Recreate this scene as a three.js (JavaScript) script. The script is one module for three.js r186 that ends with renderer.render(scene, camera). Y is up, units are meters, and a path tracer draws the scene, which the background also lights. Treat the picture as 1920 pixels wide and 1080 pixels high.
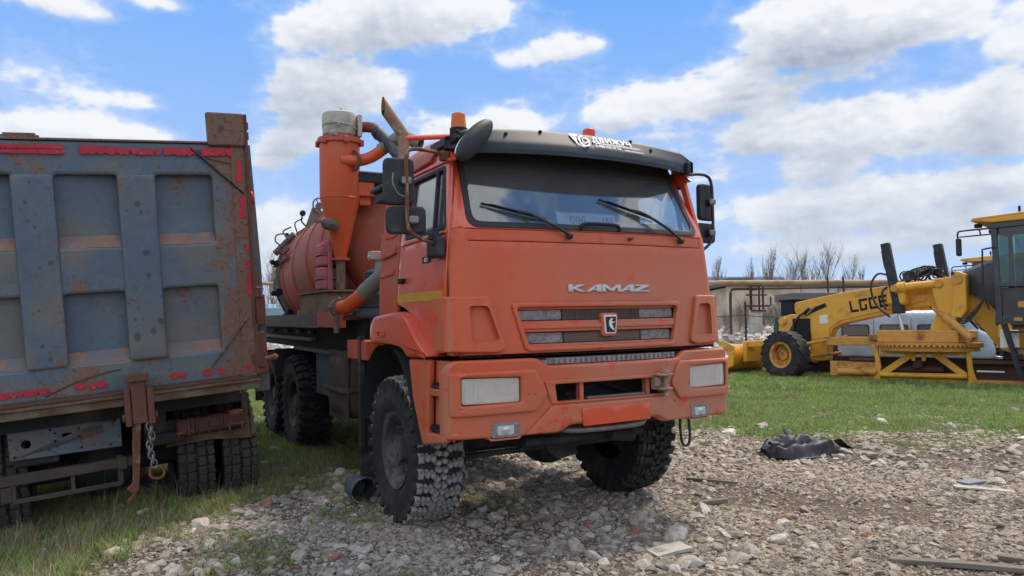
import * as THREE from 'three';
import { RoundedBoxGeometry } from 'three/addons/geometries/RoundedBoxGeometry.js';
import { mergeGeometries, mergeVertices, toCreasedNormals } from 'three/addons/utils/BufferGeometryUtils.js';
import { TessellateModifier } from 'three/addons/modifiers/TessellateModifier.js';

const V = (x, y, z) => new THREE.Vector3(x, y, z);
const rad = (d) => d * Math.PI / 180;
const clamp = (x, a = 0, b = 1) => Math.min(b, Math.max(a, x));
const sst = (a, b, x) => { const t = clamp((x - a) / (b - a)); return t * t * (3 - 2 * t); };
const lerp = (a, b, t) => a + (b - a) * t;
function rng(seed) { let s = seed >>> 0; return () => { s = (s + 0x6D2B79F5) >>> 0; let t = s; t = Math.imul(t ^ (t >>> 15), t | 1); t ^= t + Math.imul(t ^ (t >>> 7), t | 61); return ((t ^ (t >>> 14)) >>> 0) / 4294967296; }; }

// ---------------------------------------------------------------- camera, sky, sun, exposure
const scene = new THREE.Scene();
const camera = new THREE.PerspectiveCamera(2 * Math.atan(540 / 1400) * 180 / Math.PI, 16 / 9, 0.1, 1500);
camera.position.set(0, 1.63, 0);
camera.rotation.set(rad(3.27), 0, 0);
const renderer = new THREE.WebGLRenderer({ antialias: true });
renderer.toneMapping = THREE.LinearToneMapping;
renderer.toneMappingExposure = 1.5;
renderer.shadowMap.enabled = true;

const perm = (() => { const r = rng(7), p = new Uint8Array(512), a = [...Array(256).keys()]; for (let i = 255; i > 0; i--) { const j = Math.floor(r() * (i + 1)); [a[i], a[j]] = [a[j], a[i]]; } for (let i = 0; i < 512; i++) p[i] = a[i & 255]; return p; })();
function noise3(x, y, z) {
  const xi = Math.floor(x), yi = Math.floor(y), zi = Math.floor(z);
  const fx = x - xi, fy = y - yi, fz = z - zi, u = fx * fx * (3 - 2 * fx), v = fy * fy * (3 - 2 * fy), w = fz * fz * (3 - 2 * fz);
  const X = xi & 255, Y = yi & 255, Z = zi & 255, X1 = (X + 1) & 255, Y1 = (Y + 1) & 255, Z1 = (Z + 1) & 255;
  const a = perm[X] + Y, b = perm[X1] + Y, a1 = perm[X] + Y1, b1 = perm[X1] + Y1;
  const h = (k) => perm[k & 511] / 255;
  const l0 = lerp(lerp(h(perm[a] + Z), h(perm[b] + Z), u), lerp(h(perm[a1] + Z), h(perm[b1] + Z), u), v);
  const l1 = lerp(lerp(h(perm[a] + Z1), h(perm[b] + Z1), u), lerp(h(perm[a1] + Z1), h(perm[b1] + Z1), u), v);
  return lerp(l0, l1, w);
}
function fbm3(x, y, z, oct, gain = 0.52) { let s = 0, a = 0.5, n = 0; for (let i = 0; i < oct; i++) { s += a * noise3(x, y, z); n += a; a *= gain; x = x * 2.03 + 11.3; y = y * 2.03 + 5.1; z = z * 2.03 + 8.7; } return s / n; }

{ // the sky: broken cumulus all round, paler towards the horizon
  const W = 4096, Hh = 2048, half = Hh / 2;
  const blobs = []; // azimuth (0 = straight ahead, right positive), elevation, radii in degrees, strength
  const see = (px, py, rx, ry, k = 1) => { // a cloud seen in this direction
    const c = camera.rotation.x, dx = (px - 960) / 1400, dy = (540 - py) / 1400;
    const y = dy * Math.cos(c) + Math.sin(c), z = Math.cos(c) - dy * Math.sin(c);
    blobs.push([Math.atan2(dx, z) / rad(1), Math.atan2(y, Math.hypot(dx, z)) / rad(1), rx / 27, ry / 26, k]);
  };
  see(640, 168, 125, 62, 1.05); see(560, 195, 60, 44, .9); see(735, 150, 50, 30, .7); see(740, 38, 225, 66, 1.05); see(600, 55, 80, 34, .85); see(900, 18, 120, 38, .9); see(1035, 92, 100, 40, .95); see(960, 112, 46, 20, .8); see(1110, 82, 44, 18, .7);
  see(90, 248, 120, 30, .95); see(220, 252, 110, 26, .9); see(130, 178, 80, 20, .46); see(262, 188, 44, 22, .6); see(90, 4, 150, 26, .9); see(290, 4, 70, 20, .8); see(70, 80, 110, 46, .3); see(40, 130, 50, 20, .25); see(370, 95, 60, 20, .42);
  see(960, 232, 110, 44, 1.05); see(850, 246, 90, 30, .85); see(545, 268, 80, 50, .95); see(500, 300, 60, 30, .7); see(540, 430, 110, 74, 1.1); see(430, 470, 150, 60, .9); see(150, 500, 300, 80, 1);
  see(1610, 56, 190, 84, 1.15); see(1730, 22, 120, 50, .85); see(1480, 60, 90, 46, .9); see(1240, 190, 140, 54, 1.05); see(1390, 160, 80, 42, .9); see(1140, 215, 70, 34, .9); see(1490, 258, 220, 48, 1); see(1690, 226, 190, 46, 1); see(1880, 190, 90, 56, 1); see(1540, 316, 120, 26, .6); see(1820, 258, 130, 40, .8); see(1330, 330, 60, 30, .7);
  see(1720, 358, 220, 32, .9); see(1880, 350, 110, 36, .9); see(1480, 396, 170, 40, 1); see(1640, 404, 220, 40, .95); see(1860, 436, 160, 30, .7); see(1560, 462, 260, 28, .62); see(1130, 480, 420, 50, .7); see(1890, 82, 60, 28, .6); see(1800, 60, 50, 20, .5); see(1900, 20, 50, 20, .6);
  const r = rng(23);
  for (let i = 0; i < 270; i++) { // the same kind of broken cloud round the rest of the sky
    const az = r() * 360 - 180, el = 2 + 70 * Math.pow(r(), 1.4), s = 0.6 + r() * 1.2;
    if (Math.abs(az) < 42 && el < 30) continue;
    blobs.push([az, el, 5.5 * s * (0.7 + r()) / Math.max(.35, Math.cos(rad(el))), 2.2 * s * (0.8 + r() * .7), 0.75 + r() * 0.4]);
  }
  const field = new Float32Array(W * half);
  for (let j = 0; j < half; j++) {
    const el = (j + 0.5) / half * 90, ce = Math.cos(rad(el)), sy = Math.sin(rad(el));
    const row = blobs.filter((b) => Math.abs(el - b[1]) < b[3] * 2.1);
    for (let i = 0; i < W; i++) {
      const phi = ((i + 0.5) / W - 0.5) * 2 * Math.PI, az = ((phi + Math.PI / 2) / rad(1) + 540) % 360 - 180;
      let c = 0;
      for (const b of row) {
        let da = Math.abs(az - b[0]); if (da > 180) da = 360 - da; if (da > b[2] * 2.1) continue;
        const up = (el - b[1]) / b[3];
        const q = (da * da) / (b[2] * b[2]) + up * up * (up < 0 ? 1.25 : 1);
        if (q < 4) { const g = b[4] * Math.exp(-q * 1.05); c = c + g - c * g * 0.72; }
      }
      const x = Math.cos(phi) * ce, z = Math.sin(phi) * ce;
      const qx = x * 8 + 20, qy = sy * 15 + 9, qz = z * 8 + 31;
      const bil = (k) => 1 - Math.abs(2 * noise3(qx * k, qy * k, qz * k) - 1), n = fbm3(qx, qy, qz, 8, .62), pf = bil(2.7) * .5 + bil(5.9) * .3 + bil(12.3) * .2;
      field[j * W + i] = c * 1.02 + (n - 0.5) * 1.75 + (pf - .55) * .5 - 0.56;
    }
  }
  const data = new Float32Array(W * Hh * 4);
  for (let j = 0; j < Hh; j++) for (let i = 0; i < W; i++) {
    const k = (j * W + i) * 4;
    if (j < half) { data[k] = 0.22; data[k + 1] = 0.2; data[k + 2] = 0.17; data[k + 3] = 1; continue; }
    const jj = j - half, el = (jj + 0.5) / half * 90, f = field[jj * W + i];
    const at = (a, b) => field[clamp(jj + b, 0, half - 1) * W + ((i + a + W) % W)];
    const t = Math.pow(clamp(el / 30), 0.6), t2 = sst(25, 80, el);
    let R = lerp(0.60, 0.10, t), G = lerp(0.70, 0.325, t), B = lerp(0.83, 0.80, t);
    R = lerp(R, 0.075, t2); G = lerp(G, 0.23, t2); B = lerp(B, 0.62, t2);
    const a = sst(-0.07, 0.23, f) * 0.97, veil = sst(-0.38, 0.05, f) * 0.22;
    const face = 0.5 + 0.5 * Math.sin(((i + 0.5) / W - 0.5) * 2 * Math.PI), facing = sst(0.1, 0.8, face); // clouds across from the sun, brightened beyond their lit side as added fill light
    const up = (at(8, 14) + at(14, 30) + at(22, 52) * 0.8) / 2.8; // how much cloud lies towards the sun
    const lit = clamp(0.90 - Math.max(0, up) * 0.95 - (at(3, 6) - f) * 0.55 + sst(0.35, -0.05, f) * 0.14), low = sst(16, 2, el);
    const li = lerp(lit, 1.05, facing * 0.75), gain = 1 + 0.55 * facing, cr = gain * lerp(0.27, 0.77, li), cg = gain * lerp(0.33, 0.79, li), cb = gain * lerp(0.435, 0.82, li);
    const cR = lerp(cr, 0.56, low * 0.5), cG = lerp(cg, 0.64, low * 0.5), cB = lerp(cb, 0.75, low * 0.5);
    const m = clamp(a + veil * (1 - a));
    const D = 0.80; data[k] = D * lerp(R, cR, m); data[k + 1] = D * lerp(G, cG, m); data[k + 2] = D * lerp(B, cB, m); data[k + 3] = 1;
  }
  const sky = new THREE.DataTexture(data, W, Hh, THREE.RGBAFormat, THREE.FloatType);
  sky.mapping = THREE.EquirectangularReflectionMapping; sky.magFilter = THREE.LinearFilter; sky.colorSpace = THREE.LinearSRGBColorSpace; sky.needsUpdate = true;
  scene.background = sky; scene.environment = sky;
}
const sun = new THREE.DirectionalLight(0xfff1dc, 3.1);
sun.position.set(14, 34, -24); sun.target.position.set(1, 0, -9);
sun.castShadow = true; sun.shadow.radius = 26; sun.shadow.mapSize.set(2048, 2048);
Object.assign(sun.shadow.camera, { left: -30, right: 30, top: 30, bottom: -30, near: 1, far: 120 });
scene.add(sun, sun.target);

// ---------------------------------------------------------------- textures
function tileNoise(seed, P) { // tileable value noise on a P x P lattice
  const r = rng(seed), t = new Float32Array(P * P); for (let i = 0; i < t.length; i++) t[i] = r();
  return (u, v) => { u *= P; v *= P; const x = Math.floor(u), y = Math.floor(v), fx = u - x, fy = v - y, a = fx * fx * (3 - 2 * fx), b = fy * fy * (3 - 2 * fy);
    const X = ((x % P) + P) % P, Y = ((y % P) + P) % P, X1 = (X + 1) % P, Y1 = (Y + 1) % P;
    return lerp(lerp(t[Y * P + X], t[Y * P + X1], a), lerp(t[Y1 * P + X], t[Y1 * P + X1], a), b); };
}
function tileFbm(seed, P, oct, gain = 0.55) { const ns = []; for (let i = 0; i < oct; i++) ns.push(tileNoise(seed + i * 31, P << i)); let tot = 0; for (let i = 0; i < oct; i++) tot += gain ** i;
  return (u, v) => { let s = 0, a = 1; for (const n of ns) { s += a * n(u, v); a *= gain; } return s / tot; }; }
function dataTex(size, metres, fn, srgb = true) { // fn(u, v) -> [r, g, b] in 0..1 (sRGB when srgb)
  const d = new Uint8Array(size * size * 4);
  for (let j = 0; j < size; j++) for (let i = 0; i < size; i++) { const c = fn((i + .5) / size, (j + .5) / size), k = (j * size + i) * 4; d[k] = clamp(c[0]) * 255; d[k + 1] = clamp(c[1]) * 255; d[k + 2] = clamp(c[2]) * 255; d[k + 3] = 255; }
  const t = new THREE.DataTexture(d, size, size); t.wrapS = t.wrapT = THREE.RepeatWrapping; t.magFilter = THREE.LinearFilter; t.minFilter = THREE.LinearMipmapLinearFilter; t.generateMipmaps = true;
  t.repeat.set(1 / metres, 1 / metres); if (srgb) t.colorSpace = THREE.SRGBColorSpace; t.needsUpdate = true; return t;
}
const mix3 = (a, b, t) => [lerp(a[0], b[0], t), lerp(a[1], b[1], t), lerp(a[2], b[2], t)];
const rgb = (r, g, b) => [r / 255, g / 255, b / 255];
const nA = tileFbm(1, 4, 6), nB = tileFbm(50, 6, 6, .62), nC = tileFbm(90, 16, 4, .6), nD = tileNoise(130, 256), nE = tileFbm(170, 3, 5, .5), nF = tileFbm(210, 40, 3, .6), nS = tileNoise(250, 8);
const bumpFine = dataTex(512, 0.6, (u, v) => { const h = .6 * nC(u, v) + .4 * nD(u, v); return [h, h, h]; }, false);
const bumpCoarse = dataTex(512, 1.6, (u, v) => { const h = nB(u, v); return [h, h, h]; }, false);
const MAT = [];
function mat(o) { const phys = o.clearcoat || o.transmission || o.sheen; const m = phys ? new THREE.MeshPhysicalMaterial(o) : new THREE.MeshStandardMaterial(o); MAT.push(m); return m; }
// orange paint: clean coat with a film of pale road dust (the film is heavier on the nose of the cab)
const orangeTex = (dust, metres, seed) => dataTex(1024, metres, (u, v) => {
  const a = nA(u + seed, v), b = nB(u, v + seed), s = nD(u * 2, v * 2), run = nC(u * 3, v * .35 + seed);
  let c = mix3(rgb(202, 64, 26), rgb(212, 76, 36), b);
  const d = clamp(dust * (0.45 + 1.15 * sst(.3, .72, a * .6 + run * .4)) + (s - .5) * .06);
  c = mix3(c, rgb(182, 128, 116), d);
  const spot = sst(.80, .86, nF(u, v + seed)); return mix3(c, rgb(120, 52, 36), spot * .35);
});
const M = {};
M.orange = mat({ map: orangeTex(.09, 1.9, .13), roughness: .36, clearcoat: .8, clearcoatRoughness: .16, bumpMap: bumpCoarse, bumpScale: .002 });
M.orangeDusty = mat({ map: dataTex(1024, 2.6, (u, v) => { // dust lies where the road throws it: towards one side and low down
  const x = (u < .5 ? u : u - 1) * 2.6, y = (v < .25 ? v + 1 : v) * 2.6, a = nA(u * 1 + .3, v), b = nB(u, v + .2), s = nD(u * 2, v * 2), run = nC(u * 4, v * .5);
  let d = .24 + .36 * sst(-.75, .3, x + (a - .5) * .9) * (1 - .45 * sst(1.7, 2.2, y)) + .22 * sst(1.35, .85, y) + (b - .5) * .30 + (run - .5) * .12 + (s - .5) * .07;
  let c = mix3(mix3(rgb(202, 70, 24), rgb(210, 82, 34), b), rgb(166, 118, 98), clamp(d)); c = mix3(c, rgb(204, 64, 26), .8 * sst(.66, .72, nF(u * .5, v * .5 + .3)) * sst(.5, .6, nC(u * 2, v * 2)));
  const chip = sst(.83, .87, nF(u, v)) * sst(.5, .62, a); return mix3(c, rgb(96, 58, 46), chip * .8); }), roughness: .55, clearcoat: .2, clearcoatRoughness: .4, bumpMap: bumpCoarse, bumpScale: .002 });
M.tankPaint = mat({ map: dataTex(1024, 2.4, (u, v) => { const a = nA(u, v), b = nB(u, v), run = nC(u * .6, v * 3); let c = mix3(rgb(170, 66, 38), rgb(140, 82, 64), clamp(.2 + .7 * sst(.35, .7, a * .5 + run * .5))); c = mix3(c, rgb(126, 84, 70), sst(.5, .72, b) * .55); return mix3(c, rgb(168, 150, 140), sst(.70, .78, a) * .5); }), roughness: .66, bumpMap: bumpCoarse, bumpScale: .006 });
M.rim = mat({ map: dataTex(512, .6, (u, v) => mix3(rgb(60, 60, 62), rgb(104, 96, 88), sst(.35, .7, nB(u, v)))), roughness: .8, bumpMap: bumpFine, bumpScale: .003 });
M.orangeDull = mat({ map: dataTex(1024, 2.1, (u, v) => { const d = clamp(.15 + .9 * sst(.35, .75, nA(u, v)) * .6 + .3 * nC(u * 2, v * .5)); let c = mix3(rgb(190, 70, 40), rgb(150, 96, 80), d); return mix3(c, rgb(84, 52, 40), sst(.62, .8, nB(u, v)) * .6); }), roughness: .6, bumpMap: bumpCoarse, bumpScale: .003 });
M.orangeFresh = mat({ map: dataTex(512, 1.2, (u, v) => mix3(rgb(198, 82, 36), rgb(180, 96, 58), sst(.4, .75, nB(u, v)) * .7)), roughness: .5, bumpMap: bumpFine, bumpScale: .001 });
M.brownOrange = mat({ map: dataTex(512, 1.2, (u, v) => mix3(rgb(126, 60, 44), rgb(92, 62, 52), sst(.3, .7, nA(u, v)))), roughness: .75, bumpMap: bumpFine, bumpScale: .002 });
M.visor = mat({ map: dataTex(512, .9, (u, v) => mix3(rgb(28, 34, 44), rgb(50, 57, 66), sst(.35, .8, nB(u, v)))), roughness: .58 });
M.blackPlastic = mat({ map: dataTex(512, .7, (u, v) => mix3(rgb(30, 33, 37), rgb(66, 68, 70), sst(.35, .8, nB(u, v)) * .8)), roughness: .6, bumpMap: bumpFine, bumpScale: .0015 });
M.rubber = mat({ map: dataTex(512, .8, (u, v) => mix3(rgb(32, 32, 34), rgb(76, 72, 68), sst(.35, .78, nB(u, v)) * .75)), roughness: .85, bumpMap: bumpFine, bumpScale: .004 });
M.tread = mat({ map: dataTex(512, .4, (u, v) => mix3(rgb(104, 102, 100), rgb(160, 158, 153), sst(.25, .7, nB(u, v)))), roughness: .9, bumpMap: bumpFine, bumpScale: .003 });
M.gasket = mat({ color: 0x24272a, roughness: .7 });
M.dark = mat({ color: 0x16171a, roughness: .85 });
M.chassis = mat({ map: dataTex(512, 1.1, (u, v) => mix3(rgb(38, 40, 43), rgb(84, 76, 68), sst(.4, .78, nB(u, v)) * .8)), roughness: .8, bumpMap: bumpCoarse, bumpScale: .006 });
M.mud = mat({ map: dataTex(512, .9, (u, v) => mix3(rgb(92, 82, 72), rgb(56, 52, 48), nB(u, v))), roughness: .95, bumpMap: bumpCoarse, bumpScale: .012 });
M.blueGrey = mat({ map: dataTex(512, .9, (u, v) => mix3(rgb(70, 82, 96), rgb(92, 84, 76), sst(.45, .75, nB(u, v)))), roughness: .75, bumpMap: bumpCoarse, bumpScale: .004 });
M.greyPlastic = mat({ map: dataTex(512, .35, (u, v) => mix3(rgb(96, 98, 102), rgb(154, 148, 144), sst(.3, .7, nC(u, v) * .6 + nD(u, v) * .4))), roughness: .85 });
M.castGrey = mat({ map: dataTex(512, .8, (u, v) => mix3(rgb(176, 174, 162), rgb(140, 132, 118), sst(.4, .8, nB(u, v)))), roughness: .7, bumpMap: bumpFine, bumpScale: .002 });
M.rust = mat({ map: dataTex(512, .5, (u, v) => mix3(mix3(rgb(126, 80, 56), rgb(86, 54, 42), nC(u, v)), rgb(158, 134, 112), sst(.5, .75, nB(u, v)) * .8)), roughness: .9, bumpMap: bumpFine, bumpScale: .003 });
M.stack = mat({ map: dataTex(512, .5, (u, v) => mix3(mix3(rgb(160, 138, 118), rgb(122, 96, 80), nC(u, v)), rgb(176, 164, 150), sst(.5, .75, nB(u, v)) * .8)), roughness: .85 });
M.steel = mat({ map: dataTex(512, .5, (u, v) => mix3(rgb(150, 150, 150), rgb(108, 104, 100), nC(u, v))), roughness: .5, metalness: .6 });
M.chrome = mat({ color: 0xc8cacc, roughness: .28, metalness: .7 });
M.letter = mat({ color: 0xb9b8b8, roughness: .4, metalness: .2 });
M.white = mat({ color: 0xd8d6d0, roughness: .6 });
M.yellowTape = mat({ map: dataTex(256, .5, (u, v) => mix3(rgb(196, 150, 40), rgb(172, 128, 48), nB(u, v))), roughness: .5 });
M.tan = mat({ map: dataTex(512, .8, (u, v) => mix3(rgb(126, 106, 84), rgb(96, 80, 64), sst(.3, .75, nB(u, v)))), roughness: .8, bumpMap: bumpFine, bumpScale: .002 });
M.pinkPlastic = mat({ map: dataTex(256, .5, (u, v) => mix3(rgb(190, 96, 108), rgb(158, 98, 102), nB(u, v))), roughness: .7 });
M.greyBrown = mat({ map: dataTex(256, .5, (u, v) => mix3(rgb(92, 82, 78), rgb(116, 104, 98), nB(u, v))), roughness: .8 });
M.hoseGrey = mat({ map: dataTex(256, .6, (u, v) => mix3(rgb(104, 106, 100), rgb(128, 122, 112), nB(u, v))), roughness: .75 });
M.hoseBlack = mat({ map: dataTex(256, .6, (u, v) => mix3(rgb(38, 40, 44), rgb(82, 82, 84), sst(.4, .8, nB(u, v)))), roughness: .6 });
M.amber = mat({ color: 0xe07818, roughness: .25, transmission: .35, thickness: 0 });
M.amberRed = mat({ color: 0xe24c1a, roughness: .25, transmission: .3, thickness: 0 });
M.glass = mat({ map: dataTex(512, 1.3, (u, v) => { const d = .5 + .5 * sst(.35, .7, nB(u, v)); return mix3(rgb(244, 248, 248), rgb(226, 230, 230), d); }), roughness: .03, transmission: .94, thickness: 0, ior: 1.95 });
M.glassTint = mat({ color: 0xa8c8c8, roughness: .04, transmission: 1, thickness: 0, ior: 1.52 });
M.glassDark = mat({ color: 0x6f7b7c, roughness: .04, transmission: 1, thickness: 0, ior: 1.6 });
M.lens = mat({ color: 0xe8e6dc, roughness: .18, transmission: .8, thickness: 0 });
M.redLens = mat({ map: dataTex(256, .3, (u, v) => mix3(rgb(92, 30, 30), rgb(66, 40, 38), nB(u, v))), roughness: .35 });
M.mirrorFace = mat({ color: 0xc8d0d4, roughness: .05, metalness: 1 });
M.seat = mat({ color: 0x3a3c40, roughness: .9 });

// ---------------------------------------------------------------- building helpers
function clean(g) { // non-indexed, position + normal, ready to merge
  const keepUV = g.userData.uvKeep; if (g.index) g = g.toNonIndexed(); const o = new THREE.BufferGeometry();
  o.setAttribute('position', g.attributes.position); if (!g.attributes.normal) g.computeVertexNormals(); o.setAttribute('normal', g.attributes.normal);
  if (keepUV) { o.setAttribute('uv', g.attributes.uv); o.userData.uvKeep = true; } return o;
}
function boxUV(g) { // uv in metres, projected along each face's main axis
  const p = g.attributes.position, n = p.count, uv = new Float32Array(n * 2), a = V(), b = V(), c = V(), m = V();
  for (let i = 0; i < n; i += 3) {
    a.fromBufferAttribute(p, i); b.fromBufferAttribute(p, i + 1); c.fromBufferAttribute(p, i + 2); m.copy(b).sub(a).cross(c.clone().sub(a));
    const x = Math.abs(m.x), y = Math.abs(m.y), z = Math.abs(m.z);
    for (const [k, q] of [[i, a], [i + 1, b], [i + 2, c]]) { if (x >= y && x >= z) { uv[k * 2] = q.z; uv[k * 2 + 1] = q.y; } else if (y >= z) { uv[k * 2] = q.x; uv[k * 2 + 1] = q.z; } else { uv[k * 2] = q.x; uv[k * 2 + 1] = q.y; } }
  }
  g.setAttribute('uv', new THREE.BufferAttribute(uv, 2)); return g;
}
function merge(list) {
  list = list.flat(9).filter(Boolean).map(clean); const keep = list.every((g) => g.userData.uvKeep);
  if (!keep) for (const g of list) g.deleteAttribute('uv');
  const g = list.length > 1 ? mergeGeometries(list) : list[0]; return keep ? g : boxUV(g);
}
function part(name, geos, material, parent) { // ONE named mesh under parent
  const m = new THREE.Mesh(merge([geos]), material); m.name = name; m.castShadow = m.receiveShadow = true; parent.add(m); return m;
}
const used = {};
function numbered(name) { const k = used[name] = (used[name] ?? -1) + 1; return k ? `${name}_${String(k).padStart(3, '0')}` : name; }
function thing(name, label, category, pos = [0, 0, 0], turn = 0, group) {
  const o = new THREE.Group(); o.name = numbered(name); o.position.set(...pos); o.rotation.y = turn; o.userData = { label, category }; if (group) o.userData.group = group; scene.add(o); return o;
}
function struct(name, geos, material, label) { const m = new THREE.Mesh(Array.isArray(geos) ? merge(geos) : geos, material); m.name = numbered(name); m.userData = { kind: 'structure', label }; m.castShadow = m.receiveShadow = true; scene.add(m); return m; }
const move = (g, x, y, z, rx = 0, ry = 0, rz = 0) => { g.applyMatrix4(new THREE.Matrix4().makeRotationFromEuler(new THREE.Euler(rx, ry, rz, 'YXZ')).setPosition(x, y, z)); return g; };
const box = (w, h, d, x = 0, y = 0, z = 0, r = 0, rx = 0, ry = 0, rz = 0) => move(r ? new RoundedBoxGeometry(w, h, d, 2, Math.min(r, w / 2.01, h / 2.01, d / 2.01)) : new THREE.BoxGeometry(w, h, d), x, y, z, rx, ry, rz);
const box2 = (a, b, r = 0) => box(Math.abs(b[0] - a[0]), Math.abs(b[1] - a[1]), Math.abs(b[2] - a[2]), (a[0] + b[0]) / 2, (a[1] + b[1]) / 2, (a[2] + b[2]) / 2, r);
function rod(a, b, r, r2 = r, seg = 12) { // a straight round bar from a to b
  a = V(...a); b = V(...b); const d = b.clone().sub(a), g = new THREE.CylinderGeometry(r2, r, d.length(), seg);
  g.applyQuaternion(new THREE.Quaternion().setFromUnitVectors(V(0, 1, 0), d.clone().normalize())); g.translate(...a.add(b).multiplyScalar(.5).toArray()); return g;
}
function bar(a, b, w, h, r = 0, up = V(0, 1, 0)) { // a straight square bar from a to b
  a = V(...a); b = V(...b); const d = b.clone().sub(a), L = d.length(), z = d.normalize(), x = V().crossVectors(up, z); if (x.length() < 1e-3) x.set(1, 0, 0); x.normalize(); const y = V().crossVectors(z, x);
  const g = r ? new RoundedBoxGeometry(w, h, L, 2, r) : new THREE.BoxGeometry(w, h, L); g.applyMatrix4(new THREE.Matrix4().makeBasis(x, y, z).setPosition(a.add(b).multiplyScalar(.5))); return g;
}
const tube = (pts, r, seg = 24, rs = 8, closed = false, tension = .5) => new THREE.TubeGeometry(new THREE.CatmullRomCurve3(pts.map((p) => V(...p)), closed, 'catmullrom', tension), seg, r, rs, closed);
const disc = (x, y, z, r, h, axis = 'x', seg = 24) => { const g = new THREE.CylinderGeometry(r, r, h, seg); if (axis === 'x') g.rotateZ(Math.PI / 2); if (axis === 'z') g.rotateX(Math.PI / 2); g.translate(x, y, z); return g; };
const ball = (x, y, z, r, sx = 1, sy = 1, sz = 1, seg = 16) => { const g = new THREE.SphereGeometry(r, seg, Math.ceil(seg * .7)); g.scale(sx, sy, sz); g.translate(x, y, z); return g; };
function lathe(prof, axis, x, y, z, seg = 40) { const g = new THREE.LatheGeometry(prof.map((p) => new THREE.Vector2(p[0], p[1])), seg); if (axis === 'x') g.rotateZ(-Math.PI / 2); if (axis === 'z') g.rotateX(Math.PI / 2); g.translate(x, y, z); return crease(g, .6); }
const crease = (g, a = .5) => toCreasedNormals(g, a);
function roundPoly(pts, r, n = 4) { // polygon with rounded corners; a third number in a point is its own radius
  const out = [], N = pts.length;
  for (let i = 0; i < N; i++) {
    const p = new THREE.Vector2(...pts[i]), a = new THREE.Vector2(...pts[(i + N - 1) % N]), b = new THREE.Vector2(...pts[(i + 1) % N]), rr = pts[i][2] ?? r;
    const da = a.clone().sub(p), db = b.clone().sub(p), q = Math.min(rr, da.length() * .45, db.length() * .45);
    if (q < 1e-4) { out.push([p.x, p.y]); continue; }
    da.normalize().multiplyScalar(q).add(p); db.normalize().multiplyScalar(q).add(p);
    for (let k = 0; k <= n; k++) { const t = k / n; out.push([(1 - t) * (1 - t) * da.x + 2 * t * (1 - t) * p.x + t * t * db.x, (1 - t) * (1 - t) * da.y + 2 * t * (1 - t) * p.y + t * t * db.y]); }
  } return out;
}
const shapeOf = (pts, holes = []) => { const s = new THREE.Shape(pts.map((p) => new THREE.Vector2(p[0], p[1]))); for (const h of holes) s.holes.push(new THREE.Path(h.map((p) => new THREE.Vector2(p[0], p[1])))); return s; };
function ext(pts, depth, bevel = 0, holes = []) { // extruded along +z from 0 to depth, bevel kept inside the outline
  const g = new THREE.ExtrudeGeometry(shapeOf(pts, holes), { depth: depth - 2 * bevel, bevelEnabled: bevel > 0, bevelThickness: bevel, bevelSize: bevel, bevelOffset: -bevel, bevelSegments: 2, curveSegments: 6, steps: 1 });
  g.translate(0, 0, bevel); return g;
}
function bend(g, f, edge = .09, crs = .55) { // fine triangles, each point moved by f(v), smooth shading except at real edges
  g = clean(g); g = new TessellateModifier(edge, 9).modify(g); const p = g.attributes.position, v = V();
  for (let i = 0; i < p.count; i++) { v.fromBufferAttribute(p, i); f(v); p.setXYZ(i, v.x, v.y, v.z); }
  g.deleteAttribute('normal'); if (g.attributes.uv) g.deleteAttribute('uv'); return toCreasedNormals(g, crs);
}
function surf(nu, nv, f, keepUV = false) { // grid surface f(u, v) -> [x, y, z]
  const P = [], U = [], I = [];
  for (let j = 0; j <= nv; j++) for (let i = 0; i <= nu; i++) { P.push(...f(i / nu, j / nv)); U.push(i / nu, j / nv); }
  for (let j = 0; j < nv; j++) for (let i = 0; i < nu; i++) { const a = j * (nu + 1) + i, b = a + 1, c = a + nu + 1, d = c + 1; I.push(a, b, d, a, d, c); }
  const g = new THREE.BufferGeometry(); g.setAttribute('position', new THREE.Float32BufferAttribute(P, 3)); g.setAttribute('uv', new THREE.Float32BufferAttribute(U, 2)); g.setIndex(I); g.computeVertexNormals(); if (keepUV) g.userData.uvKeep = true; return g;
}
function loft(rings, closedRing = true, cap = true) { // rings: arrays of [x,y,z] with equal length
  const n = rings[0].length, P = rings.flat(2), I = [], m = closedRing ? n : n - 1;
  for (let j = 0; j < rings.length - 1; j++) for (let i = 0; i < m; i++) { const a = j * n + i, b = j * n + (i + 1) % n, c = a + n, d = b + n; I.push(a, b, d, a, d, c); }
  if (cap && closedRing) for (const j of [0, rings.length - 1]) for (let i = 1; i < n - 1; i++) j ? I.push(j * n, j * n + i, j * n + i + 1) : I.push(0, i + 1, i);
  const g = new THREE.BufferGeometry(); g.setAttribute('position', new THREE.Float32BufferAttribute(P, 3)); g.setIndex(I); g.computeVertexNormals(); return toCreasedNormals(g, .6);
}
function decal(canvas, material = {}) { const t = new THREE.CanvasTexture(canvas); t.colorSpace = THREE.SRGBColorSpace; t.magFilter = THREE.LinearFilter; return new THREE.MeshStandardMaterial({ map: t, transparent: true, alphaTest: .35, roughness: .6, ...material }); }
function sheet(w, h) { const c = document.createElement('canvas'); c.width = w; c.height = h; return c; }
function mix(o, list) { for (const [x, y, z] of list) o.add(V(x, y, z)); }

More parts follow.
